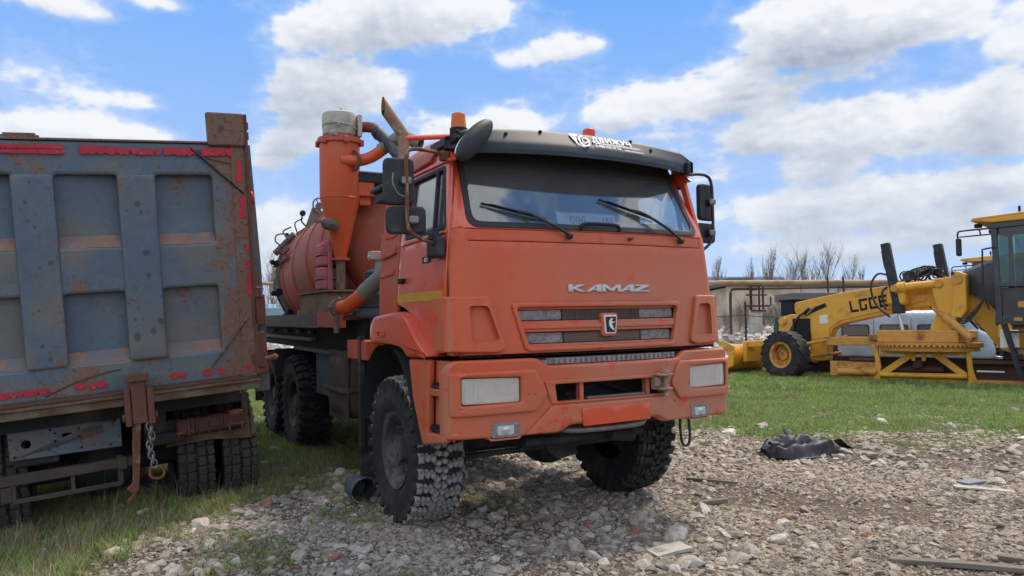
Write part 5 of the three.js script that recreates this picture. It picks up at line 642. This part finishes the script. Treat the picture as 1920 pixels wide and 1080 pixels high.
  part('hanging_lever', [move(ext(roundPoly([[-.03, .0], [.03, 0], [.025, -.42], [.02, -.5], [-.03, -.58], [-.055, -.6], [-.06, -.57], [-.02, -.53], [-.06, -.48], [-.04, -.46], [-.02, -.44]], .008), .03, .008), -.93, .93, -.08, 0, .2, -.09)], M.rust, T);
  const chain = part('chain', [...Array(9)].map((_, i) => { const g = new THREE.TorusGeometry(.026, .0085, 6, 14); g.scale(.8, 1.25, 1); return move(g, -.845 + .012 * Math.sin(i), .90 - i * .036, -.02, 0, i % 2 ? 1.4 : .2, .1); }), M.steel, T); part('hook', [tube([[-.85, .6, -.02], [-.87, .55, -.02], [-.85, .51, -.01], [-.8, .5, -.01], [-.77, .53, -.02], [-.78, .58, -.02]], .012, 20, 6)], M.rust, chain);
  part('mudguard', [move(ext(roundPoly([[-.70, .63], [-.35, .64], [-.02, .60], [.04, .64], [-.01, 1.0], [-.06, 1.04], [-.08, .70], [-.66, .70]], .015), .02, .005), 0, 0, -.62), box2([-.72, .98, -.9], [-.0, 1.0, -.62]), box2([-.015, .6, -1.1], [.0, 1.0, -.6])], M.beam, T);
  const lamp = part('tail_lamp', [box(.54, .15, .09, -.345, .79, -.54, .02, 0, 0, .02)], M.redLens, T); part('lamp_segment', [box(.1, .12, .02, -.55, .785, -.49, .01), box(.2, .12, .02, -.37, .79, -.49, .01), box(.15, .12, .02, -.17, .795, -.49, .01)], M.redLens, lamp); part('lamp_cage', [...[-.6, -.52, -.44, -.36, -.28, -.2, -.1].map((x) => rod([x, .71, -.475], [x, .87, -.475], .005, .005, 6)), rod([-.62, .75, -.475], [-.08, .76, -.475], .005, .005, 6), rod([-.62, .83, -.475], [-.08, .84, -.475], .005, .005, 6)], M.rust, lamp); part('lamp_bracket', [box2([-.85, .72, -.6], [-.6, .86, -.56], .01), box(.03, .03, .1, -.13, .98, -.5, .008)], M.chassis, T);
  const wheel = (x) => { const R = .54, h = .15, n = 40, w = part('wheel', [lathe([[R * .5, -h * .8], [R * .8, -h], [R * .95, -h * .97], [R * .975, -h * .85], [R * .978, 0], [R * .975, h * .85], [R * .95, h * .97], [R * .8, h], [R * .5, h * .8]], 'x', 0, 0, 0, 48)], M.rubber, T); w.position.set(x, .5, -1.2); const b = []; for (let i = 0; i < n; i++) for (const [o, wd] of [[-.118, .05], [-.045, .062], [.042, .062], [.118, .05]]) { const a = (i + (o > 0 ? .5 : 0)) / n * 6.2832, g = box(wd, .022, R * 6.2832 / n * .86, 0, R * .985, 0, .006, 0, o * 2); g.applyMatrix4(new THREE.Matrix4().makeRotationX(a).multiply(new THREE.Matrix4().makeTranslation(o, 0, 0))); b.push(g); } part('tread_blocks', b, M.mud, w).userData.kind = 'stuff'; part('rim', [lathe([[.05, .02], [R * .45, .02], [R * .5, .1], [R * .53, .11]], 'x', 0, 0, 0, 32), lathe([[.05, -.02], [R * .45, -.02], [R * .5, -.1], [R * .53, -.11]], 'x', 0, 0, 0, 32)], M.chassis, w); };
  for (const x of [-.455, -.09, -1.82, -2.18]) wheel(x);
  part('axle', [rod([-2, .5, -1.2], [-.3, .5, -1.2], .1), ball(-1.15, .5, -1.2, .28), box(.3, .1, 1.4, -.7, .72, -1.2, .02), box(.3, .1, 1.4, -1.6, .72, -1.2, .02), box2([-2, .5, -2], [-.3, .95, -1.7])], M.chassis, T);
}

// ---------------------------------------------------------------- yellow motor grader
M.cat = mat({ map: dataTex(512, 1.6, (u, v) => mix3(mix3(rgb(224, 164, 44), rgb(210, 150, 48), nB(u, v)), rgb(160, 114, 54), sst(.58, .75, nA(u, v) * .6 + nC(u, v) * .4) * .7)), roughness: .5, clearcoat: .15, bumpMap: bumpCoarse, bumpScale: .004 });
M.catDirty = mat({ map: dataTex(512, 1.3, (u, v) => mix3(mix3(rgb(208, 152, 66), rgb(182, 130, 66), nC(u, v)), rgb(112, 72, 50), sst(.5, .7, nA(u, v) * .6 + nB(u, v) * .4) * .8)), roughness: .75, bumpMap: bumpCoarse, bumpScale: .006 });
M.cowl = mat({ map: dataTex(512, 1.2, (u, v) => mix3(rgb(40, 44, 52), rgb(66, 68, 74), nB(u, v))), roughness: .45, clearcoat: .2 });
M.bladeRust = mat({ map: dataTex(512, .9, (u, v) => mix3(rgb(96, 62, 52), rgb(66, 50, 46), nB(u, v))), roughness: .85 });
const grader = thing('motor_grader', 'yellow motor grader standing on the grass at the right with its blade lowered', 'grader', [8.83, .25, -23.06], rad(-45));
{ // x runs to its rear, z towards its near side
  const T = grader, prof = (pts, z0, z1, bev = .02, rr = .05, holes = []) => move(ext(roundPoly(pts, rr), z1 - z0, bev, holes), 0, 0, z0);
  const tyre = (x, y, z, R, W) => { const h = W / 2, w = part('wheel', [lathe([[R * .52, -h * .85], [R * .6, -h * 1.0], [R * .8, -h * 1.08], [R * .94, -h * .98], [R * .985, -h * .7], [R, -h * .2], [R, h * .2], [R * .985, h * .7], [R * .94, h * .98], [R * .8, h * 1.08], [R * .6, h], [R * .52, h * .85]], 'z', 0, 0, 0, 48)], M.rubber, T); w.position.set(x, y, z); w.rotation.y = rad(-13);
    const b = []; for (let i = 0; i < 22; i++) for (const s of [-1, 1]) { const g = box(.14, .035, h * 1.15, 0, R * .985, s * h * .5, .01, 0, s * .55); g.applyMatrix4(new THREE.Matrix4().makeRotationZ((i + (s > 0 ? .5 : 0)) / 22 * 6.2832)); b.push(g); } part('tread_lugs', b, M.rubber, w).userData.kind = 'stuff';
    const s = Math.sign(z); part('rim', [lathe([[.02, s * .06], [R * .1, s * .06], [R * .12, s * .1], [R * .2, s * .1], [R * .22, s * .02], [R * .42, s * .02], [R * .46, s * h * .9], [R * .55, s * h * 1.0], [R * .56, s * h * .9]], 'z', 0, 0, 0, 40), ...[...Array(9)].map((_, i) => disc(Math.cos(i * .698) * R * .3, Math.sin(i * .698) * R * .3, s * .03, .025, .05, 'z', 8))], M.catDirty, w); };
  tyre(.05, .66, 1.05, .7, .46); tyre(.05, .66, -1.05, .7, .46); tyre(7.4, .7, 1.05, .7, .42); tyre(7.4, .7, -1.05, .7, .42); tyre(9.0, .7, 1.05, .7, .42); tyre(9.0, .7, -1.05, .7, .42);
  part('front_axle', [box2([-.15, .5, -.8], [.25, .85, .8], .06), rod([.35, .72, -.8], [.35, .78, .85], .05), box2([-.1, .45, .6], [.2, .95, .85], .05), box2([-.1, .45, -.85], [.2, .95, -.6], .05)], M.catDirty, T); part('tie_rod', [rod([.55, .98, .95], [1.5, 1.2, .2], .045), rod([.5, .62, .85], [1.2, .72, -.1], .045), ball(1.5, 1.2, .2, .07), ball(1.2, .72, -.1, .06)], M.catDirty, T);
  // main beam arching from nose to cab
  part('main_beam', [prof([[.0, 2.24], [1.46, 2.5], [2.65, 2.64], [4.2, 2.78], [4.75, 2.72], [5.5, 1.6], [5.75, .75], [5.35, .9], [4.9, 1.55], [4.3, 2.02], [3.72, 2.05], [2.48, 1.8], [1.5, 1.6], [1.15, 1.44], [.98, 1.05], [.95, .5], [.45, .45], [.45, 1.2], [.42, 1.5], [.0, 1.95]], -.22, .25, .03, .08)], M.cat, T);
  part('beam_side_plate', [prof([[.35, 2.1], [1.35, 2.3], [1.6, 2.25], [2.4, 2.42], [3.6, 2.52], [3.7, 2.2], [2.5, 1.92], [1.4, 1.68], [1.05, 1.45], [.85, 1.1], [.55, 1.1]], .25, .275, .008, .06)], M.cat, T); part('nose_slot', [prof([[.3, 1.95], [.95, 2.2], [1.0, 2.1], [.35, 1.82]], .277, .285, 0, .01)], M.dark, T);
  part('warning_label', [prof([[.78, 1.58], [1.02, 1.6], [1.02, 1.86], [.78, 1.84]], .277, .282, 0, .01)], M.white, T); part('cover_plate', [prof([[.72, 1.15], [1.05, 1.16], [1.05, 1.45], [.72, 1.44]], .277, .29, .005, .02)], M.cat, T);
  part('nose_block', [prof([[-.5, 1.15], [-.1, 1.0], [.45, .9], [.45, 1.25], [.3, 1.75], [-.05, 1.9], [-.42, 1.78], [-.5, 1.5]], -.3, .3, .04, .12), disc(-.35, 1.68, .32, .12, .08, 'z')], M.cat, T);
  part('nose_hoses', [...Array(7)].map((_, i) => tube([[.5, 1.95 + i * .02, .3 + i * .01], [.2 - i * .03, 1.85 - i * .04, .34], [-.0 - i * .02, 1.5 - i * .06, .36], [.12 + i * .03, 1.1 - i * .03, .34]], .022, 20, 5)), M.hoseBlack, T); part('nose_fittings', [0, 1, 2, 3, 4].map((i) => rod([.55 + i * .03, 1.96 + i * .035, .28 + (i % 2) * .05], [.4 + i * .05, 1.85 + i * .05, .34], .025, .025, 6)), M.steel, T); part('nose_recess', [box2([-.05, .95, .2], [.5, 1.75, .31], .02)], M.dark, T);
  { // lettering on the beam: strokes of black paint, each a flat plate
    const g = [], S = (a, b, c, d) => g.push([a, b, c, d]); const letters = { L: [[0, 0, .07, .4], [.07, 0, .3, .08]], G: [[0, .0, .07, .4], [.07, .32, .32, .4], [.07, 0, .2, .08], [.2, .02, .27, .2]], C: [[0, 0, .07, .4], [.07, .32, .32, .4], [.07, 0, .32, .08]], E: [[0, 0, .07, .4], [.07, .32, .3, .4], [.07, .16, .26, .24], [.07, 0, .3, .08]] };
    [...'LGCE'].forEach((c, i) => letters[c].forEach(([x0, y0, x1, y1]) => { const o = i * .27, k = .74; g.push(move(box2([o + x0 * k, y0 * .85, 0], [o + x1 * k, y1 * .85, .006]), 1.70, 1.9, .277, 0, 0, .16)); })); part('lettering', g, M.dark, T); }
  // lift cylinders standing over the beam
  for (const [z, sh] of [[.62, 0], [-.62, .97]]) { const c = part('lift_cylinder', [bar([2.8 + sh, 3.8, z], [3.1 + sh, 1.9, z], .22, .22, .03), box(.28, .2, .26, 3.1 + sh, 1.95, z, .03)], M.blackPlastic, T); part('piston_rod', [rod([3.08 + sh, 1.9, z], [3.22 + sh, 1.2, z], .045)], M.chrome, c); part('cylinder_hose', [tube([[2.7 + sh, 3.6, z], [2.76 + sh, 3.2, z + .02], [2.8 + sh, 3.05, z]], .018, 12, 5), tube([[2.9 + sh, 2.9, z + .05], [2.6 + sh, 2.95, z + .08], [2.42 + sh, 2.6, z + .1], [2.55 + sh, 2.1, z + .1], [2.9 + sh, 1.75, z + .1]], .03, 24, 6), tube([[2.85 + sh, 2.6, z + .1], [2.72 + sh, 2.4, z + .12], [2.8 + sh, 1.95, z + .12]], .03, 20, 6)], M.hoseBlack, c); }
  part('lift_arm', [rod([3.05, 2.52, .62], [3.3, 2.55, .62], .17, .17, 20), rod([3.2, 2.55, .6], [4.1, 2.62, .55], .12, .12, 16), box(.5, .55, .35, 3.05, 2.35, .55, .08), prof([[3.9, 2.75], [4.55, 2.8], [4.62, 2.55], [4.5, 1.9], [4.35, 1.35], [3.9, 1.2], [3.85, 1.45], [4.05, 1.9], [3.95, 2.35]], .28, .62, .03, .08), prof([[4.5, 2.95], [4.75, 2.85], [4.75, 1.9], [4.3, 1.25], [4.2, 1.35], [4.42, 1.95]], .4, .7, .03, .06)], M.cat, T); part('arm_pin', [disc(4.55, 2.72, .72, .13, .06, 'z'), disc(4.1, 2.62, .65, .1, .06, 'z'), disc(3.06, 2.53, .82, .1, .05, 'z')], M.catDirty, T);
  part('link_hoses', [0, 1, 2].map((i) => tube([[4.4, 1.75 - i * .05, .66], [4.7, 1.7 - i * .06, .7], [4.95, 1.95 - i * .04, .6], [5.1, 2.2, .5]], .028, 24, 6)), M.hoseBlack, T);
  part('hose_bundle', [...Array(14)].map((_, i) => tube([[2.9 + i * .02, 2.75, -.25 + i * .03], [3.1 + i * .05, 3.0 + .08 * Math.sin(i * 2.3), -.3 + i * .035], [3.5 + i * .03, 3.06 + .1 * Math.sin(i * 1.7 + 1), -.25 + i * .03], [4.1, 2.82, -.2 + i * .025]], .026, 20, 5)).concat([...Array(9)].map((_, i) => move(new THREE.TorusGeometry(.13, .022, 5, 14), 3.1 + i * .12, 2.9 + .03 * Math.sin(i * 3), .05 + .1 * Math.sin(i * 2), 0, i, 0))), M.hoseBlack, T);
  // drawbar, circle and blade
  part('drawbar', [prof([[.95, .95], [3.2, .98], [3.2, 1.2], [1.0, 1.2]], .35, .55, .02, .03), prof([[.95, .95], [3.2, .98], [3.2, 1.2], [1.0, 1.2]], -.55, -.35, .02, .03), box2([2.6, 1.05, -1.0], [4.6, 1.4, .9], .05), box2([2.3, 1.12, -.7], [2.9, 1.28, .7], .03)], M.catDirty, T);
  part('side_shift_cylinder', [rod([4.25, 1.75, .75], [4.95, 1.15, 1.0], .1), rod([3.95, 1.98, .68], [4.3, 1.7, .76], .05)], M.catDirty, T);
  const circ = part('circle', [disc(3.65, 1.03, .15, 1.3, .06, 'y', 64), disc(3.65, .93, .15, 1.22, .18, 'y', 64)], M.catDirty, T); part('circle_teeth', [...Array(64)].map((_, i) => box(.05, .055, .07, 3.65 + Math.cos(i * .0982) * 1.28, .975, .15 + Math.sin(i * .0982) * 1.28, .01, 0, -i * .0982)), M.catDirty, circ).userData.kind = 'stuff';
  // the mouldboard hangs below, turned across the view
  const bl = part('blade', [(() => { const g = surf(2, 12, (u, v) => { const a = lerp(-.75, .75, v); return [lerp(-2.15, 3.1, u), .34 + Math.sin(a) * .44, -.35 + (1 - Math.cos(a)) * .65 - .05]; }); return g; })(), (() => surf(2, 12, (u, v) => { const a = lerp(-.75, .75, v); return [lerp(-2.15, 3.1, u), .34 + Math.sin(a) * .44, -.38 + (1 - Math.cos(a)) * .65 - .05]; }))()], M.bladeRust, T);
  bl.position.set(3.55, .02, .75); bl.rotation.y = rad(8);
  part('blade_face', [box2([-2.2, .02, -.2], [-1.02, .50, -.12], .03), box2([-2.22, .08, -.12], [-2.0, .5, -.06], .03), rod([-2.0, .2, -.08], [-1.0, .22, -.08], .1)], M.catDirty, bl);
  part('blade_cap', [box2([-1.7, .52, -.24], [-.98, .60, -.06], .02), box2([1.2, .50, -.3], [3.1, .6, -.1], .02), box2([1.2, .0, -.35], [3.1, .1, -.22], .02), box2([1.2, .1, -.36], [3.1, .5, -.33])], M.bladeRust, bl); part('blade_arm', [move(ext(roundPoly([[-.12, -.02], [.12, -.02], [.16, .4], [.1, .75], [-.05, 1.0], [-.12, 1.0], [.0, .6], [-.02, .3]], .04), .06, .01), -1.0, -.02, -.1, 0, -.5), move(ext(roundPoly([[-.12, -.02], [.12, -.02], [.0, .4], [-.02, .75], [-.08, 1.0], [-.16, 1.0], [-.14, .6], [-.12, .3]], .04), .06, .01), 1.25, -.02, -.1, 0, .5)], M.cat, bl);
  part('blade_frame', [box2([-.92, .72, -.2], [1.12, .92, -.02], .02), bar([-.85, .18, .02], [.0, .82, -.02], .06, .16), bar([1.1, .2, .02], [.35, .82, -.02], .06, .16), rod([-.9, .16, .0], [1.15, .18, .0], .07), box2([-.12, .55, -.02], [-.02, 1.0, .06], .015), box2([.12, .55, -.02], [.22, 1.0, .06], .015)], M.cat, bl);
  part('cutting_edge', [box2([-1.0, -.01, -.12], [3.1, .1, -.06], .01)], M.catDirty, bl); part('slide_cylinder', [rod([-.9, .3, -.2], [.6, .34, -.2], .09), ball(.0, .44, -.1, .13), rod([.05, .6, -.05], [.05, .4, -.05], .08)], M.bladeRust, bl);
  part('blade_stripe', [box2([1.35, .3, -.12], [1.95, .34, -.1])], M.white, bl);  // plain white stripe on the right part of the blade, no lamp
  // front push blade
  const fb = part('front_blade', [surf(2, 12, (u, v) => { const a = lerp(-.8, .7, v); return [-1.25 - (1 - Math.cos(a)) * .75 + .12, .58 + Math.sin(a) * .58, lerp(-1.3, 1.3, u)]; }), surf(2, 12, (u, v) => { const a = lerp(-.8, .7, v); return [-1.28 - (1 - Math.cos(a)) * .75 + .12, .58 + Math.sin(a) * .58, lerp(-1.3, 1.3, u)]; })], M.cat, T); fb.position.x = -.45; part('end_plate', [1.3, -1.3].map((z) => prof([[-1.45, .12], [-1.05, .3], [-1.0, .9], [-1.4, 1.08], [-1.5, 1.0], [-1.2, .6]], z - .02, z + .02, .005, .03)), M.cat, fb); part('cutting_edge', [box2([-1.46, .0, -1.3], [-1.40, .22, 1.3], .01)], M.bladeRust, fb); part('push_arm', [bar([-1.0, .95, .5], [-.2, 1.0, .3], .18, .2, .03), bar([-1.0, .95, -.5], [-.2, 1.0, -.3], .18, .2, .03), box2([-1.05, .4, -.7], [-.92, 1.05, .7], .03)], M.cat, fb);
  // cowl, cab and roof
  part('cowl', [loft([[4.22, 2.76, 2.62, .3], [4.7, 3.02, 2.4, .42], [5.2, 3.2, 2.1, .55], [5.45, 3.22, 1.9, .6]].map(([x, yt, yb, w]) => roundPoly([[-w, yb], [w, yb], [w, yt - .12], [w * .5, yt], [-w * .5, yt], [-w, yt - .12]], .03, 2).map(([z, y]) => [x, y, z])))], M.cowl, T);
  part('cab_frame', [...[[5.5, .82], [5.5, -.82], [7.2, .82], [7.2, -.82], [6.3, .84]].map(([x, z]) => bar([x, 1.55, z], [x - (x < 6 ? .06 : 0), 4.1, z], .13, .13, .02, V(1, 0, 0))), ...[.82, -.82].map((z) => bar([5.4, 4.0, z], [7.2, 4.05, z], .18, .14, .02)), bar([5.5, 2.52, .83], [7.2, 2.52, .83], .12, .12, .02), bar([5.45, 3.95, -.8], [5.45, 3.95, .8], .2, .14, .02), box2([5.4, 1.5, -.85], [7.25, 1.75, .85], .03), box2([7.1, 1.7, -.8], [7.2, 3.0, .8])], M.cowl, T);
  part('cab_pane', [box(1.6, 1.4, .012, 6.35, 3.25, .84), box(1.6, 2.2, .012, 6.35, 2.85, -.84)], M.glassTint, T); part('windscreen', [box(.012, 2.3, 1.55, 5.46, 2.85, 0)], M.glassTint, T); part('cab_door_panel', [box2([5.56, 1.72, .80], [7.1, 2.44, .83], .02)], M.cowl, T);
  part('roof', [prof([[4.95, 4.16], [5.0, 4.24], [7.4, 4.36], [7.4, 4.1], [5.4, 4.08]], -.95, .95, .03, .03)], M.cat, T); part('work_light', [box(.16, .1, .14, 5.08, 4.05, .72, .02), box(.16, .1, .14, 5.08, 4.05, -.72, .02)], M.dark, T); part('roof_aerial', [rod([5.9, 4.3, .3], [5.9, 4.52, .3], .03), disc(5.9, 4.3, .3, .05, .06, 'y')], M.dark, T); part('wire_aerial', [tube([[7.0, 4.3, .6], [6.9, 4.8, .6], [6.7, 5.05, .6], [6.5, 5.08, .6]], .008, 16, 4)], M.dark, T);
  part('seat', [box(.5, .14, .5, 6.6, 2.35, 0, .05), box(.14, .8, .5, 6.9, 2.8, 0, .05)], M.seat, T); part('steering_column', [bar([5.8, 1.75, 0], [6.0, 2.7, 0], .2, .2, .03), move(new THREE.TorusGeometry(.2, .02, 6, 20), 6.05, 2.75, 0, 0, Math.PI / 2, 0), ...[-.3, -.2, .2, .3, .35].map((z) => rod([5.95, 2.4, z], [6.05, 2.8, z], .02))], M.dark, T);
  const mr = part('mirror', [box(.1, .45, .22, 4.72, 3.5, 1.1, .04)], M.blackPlastic, T); part('mirror_arm', [tube([[5.4, 3.95, .85], [4.95, 3.92, 1.05], [4.74, 3.9, 1.1], [4.7, 3.82, 1.1], [4.71, 3.7, 1.1]], .022, 24, 6), rod([4.74, 3.76, 1.1], [5.42, 3.8, .85], .018), rod([5.15, 3.93, .95], [5.18, 3.78, .94], .018)], M.blackPlastic, mr);
  part('grab_rail', [tube([[5.3, 1.9, .86], [5.2, 2.3, .92], [5.2, 3.3, .95], [5.24, 3.42, .94], [5.5, 3.46, .9]], .022, 30, 6)], M.blackPlastic, T); part('ladder', [bar([5.62, 1.55, 1.0], [5.95, .3, 1.08], .06, .12), bar([6.12, 1.55, 1.0], [6.35, .3, 1.08], .06, .12), ...[1.35, .95, .55].map((y) => bar([5.7 + (1.35 - y) * .26, y, 1.03], [6.2 + (1.35 - y) * .2, y, 1.03], .16, .05))], M.blackPlastic, T);
  part('rear_frame', [prof([[5.5, 1.5], [9.6, 1.5], [9.6, .9], [5.9, .75]], -.5, .5, .03, .05), box2([7.3, 1.5, -.75], [9.9, 2.7, .75], .1), box2([5.45, 1.2, .55], [5.75, 1.6, .85], .03)], M.cat, T); part('side_locker', [box2([5.5, .95, .82], [5.9, 1.4, .9], .02)], M.white, T); part('caution_plate', [box2([5.9, 1.95, .855], [6.1, 2.1, .865]), box2([5.8, 1.62, .86], [5.98, 1.7, .87])], M.yellowTape, T);
  const g2 = grader.clone(); g2.name = 'motor_grader_001'; g2.userData = { label: 'second yellow grader, half hidden behind the nearer one', category: 'grader' }; g2.position.set(15.3, .3, -34.3); scene.add(g2);
}

// ---------------------------------------------------------------- things lying on the ground
{
  // crumpled black rubber sheet
  const o = thing('rubber_sheet', 'crumpled black rubber sheet lying on the stones right of the orange truck', 'rubber sheet', [3.38, height(3.38, -8.6) + .0, -8.7], rad(8));
  const f = (u, v, k) => { // thin sheet: folds run along it, its rim touches the ground here and there
    const x = (u - .5) * 1.0 + .05 * Math.sin(v * 5 + 1), z = (v - .5) * .62 + .07 * Math.sin(u * 7) + .05 * (noise3(u * 5, 2, v * 3) - .5);
    const rim = sst(0, .16, v) * sst(1, .8, v) * sst(0, .05, u) * sst(1, .82, u);
    const fold = Math.abs(Math.sin(v * 6.2 + u * 2.4 + 2.2 * noise3(u * 3, 8, v * 2))) ** .7, big = .55 + .45 * Math.sin(u * 5.2 - .4), n = noise3(x * 6, 3, z * 7), n2 = noise3(x * 15, 5, z * 15);
    const h = rim * (.06 + .12 * big * (.45 + .55 * fold) + .09 * (n - .4) + .06 * (n2 - .5)) + (1 - rim) * .03 * n + .07 * sst(.12, .0, u) * sst(.2, .5, v) * sst(.95, .7, v);
    return [x + .05 * (n - .5), Math.max(-.02, h * 1.12) - k, z + .06 * fold * rim]; };
  part('rubber', [surf(90, 60, (u, v) => f(u, v, 0)), surf(90, 60, (u, v) => f(u, v, .01))], M.hoseBlack, o);
  part('torn_flap', [surf(12, 8, (u, v) => [lerp(-.12, .1, u), .13 + .12 * v * (1 - u) + .02 * Math.sin(u * 9), -.2 - .1 * v + .03 * Math.sin(u * 6)]), surf(16, 6, (u, v) => [lerp(.38, .72, u), .05 + .05 * Math.sin(u * 5) + .06 * v * (1 - .5 * u), lerp(-.3, -.12, v) + .04 * Math.sin(u * 7)]), surf(20, 8, (u, v) => { const a = u * 4.6 - .4, r = .085 - .007 * a; return [-.48 + v * .14, .09 + Math.sin(a) * r, .1 + Math.cos(a) * r]; })], M.hoseBlack, o);
  // blue plastic bucket on its side by the front wheel
  const b = thing('bucket', 'faded blue plastic bucket lying on its side against the front wheel', 'bucket', [-1.3, height(-1.3, -6.55) + .1, -6.5]); b.rotation.set(0, rad(-62), 0);
  const blue = mat({ map: dataTex(256, .4, (u, v) => mix3(rgb(50, 60, 82), rgb(96, 94, 94), sst(.3, .65, nB(u, v)))), roughness: .6 }); part('shell', [lathe([[0, -.17], [.095, -.17], [.125, .14], [.128, .15], [.118, .15], [.09, -.16], [0, -.16]], 'x', 0, 0, 0, 32)], blue, b); part('lip', [move(new THREE.TorusGeometry(.125, .009, 8, 32), .15, 0, 0, 0, Math.PI / 2)], blue, b); part('handle', [tube([[.14, 0, .125], [.2, -.05, .1], [.24, -.07, 0], [.2, -.05, -.1], [.14, 0, -.125]], .004, 24, 5)], M.steel, b);
  // weathered boards and offcuts
  M.oldWood = mat({ map: dataTex(512, .7, (u, v) => { const g = .5 + .5 * Math.sin((v * 60 + 5 * nA(u * .3, v)) * 2); return mix3(rgb(126, 117, 104), rgb(90, 82, 73), g * .5 + nC(u * .4, v * 2) * .5); }), roughness: .95, bumpMap: bumpFine, bumpScale: .003 });
  const board = (label, x, z, L, w, h, turn, tilt = 0, mm = M.oldWood, nm = 'board', cat = 'board') => { const t = thing(nm, label, cat, [x, height(x, z) + h * .45 + .012, z], turn); const rr = rng(Math.round(x * 100 + z * 10) + 999); const g = bend(box(L, h, w, 0, 0, 0), (v) => { v.y += (noise3(v.x * 2, 1, v.z * 6) - .5) * h * .5; v.z += (noise3(v.x * 3, 4, 0) - .5) * w * .25; if (Math.abs(v.x) > L * .49) v.x += (noise3(v.z * 40, v.y * 40, 3) - .5) * .06; }, .08, .6); part('plank', [g], mm, t); t.rotation.z = tilt; return t; };
  board('short pale board lying in front of the right front wheel', 1.66, -6.35, .3, .07, .03, rad(12), .05);
  board('long grey weathered plank near the bottom right of the stones', 2.75, -4.72, .75, .07, .03, rad(-14)); board('grey plank at the bottom right, behind the long one', 3.3, -4.78, .4, .06, .03, rad(-32)); board('half buried grey stick in the stones at the lower left', -1.78, -4.62, .3, .035, .03, rad(-58)); board('thin pale slat in the grass left of the front wheel', -1.95, -6.9, .42, .05, .012, rad(16), .06); board('small flat pale board left of the rubber sheet towards the viewer', .95, -5.35, .24, .07, .02, rad(-10), .1);
  board('bleached stick lying on the worn earth below the rubber sheet', 2.9, -6.4, .22, .02, .015, rad(40), .1, M.oldWood, 'stick', 'stick'); board('thin grey stick on the earth beyond the short board', 1.9, -7.2, .5, .03, .02, rad(-35), .03, M.oldWood, 'stick', 'stick');
  M.slab = mat({ map: dataTex(256, .4, (u, v) => mix3(rgb(176, 176, 162), rgb(142, 140, 128), nB(u, v))), roughness: .9 });
  board('flat pale greenish sheet lying on the stones at the far right', 4.3, -6.9, .5, .12, .015, rad(-12), -.06, M.slab, 'sheet_offcut', 'sheet'); board('grey crumpled plastic scrap beside the pale sheet', 4.35, -7.15, .24, .14, .02, rad(20), .05, mat({ color: 0x6d737c, roughness: .7 }), 'plastic_scrap', 'scrap'); board('pale flat stone slab in the foreground centre', 1.05, -5.05, .28, .16, .022, rad(25), .08, M.slab, 'stone_slab', 'slab');
}
scene.traverse((o) => { if (o.isMesh) { o.castShadow = true; o.receiveShadow = true; } });
renderer.render(scene, camera);
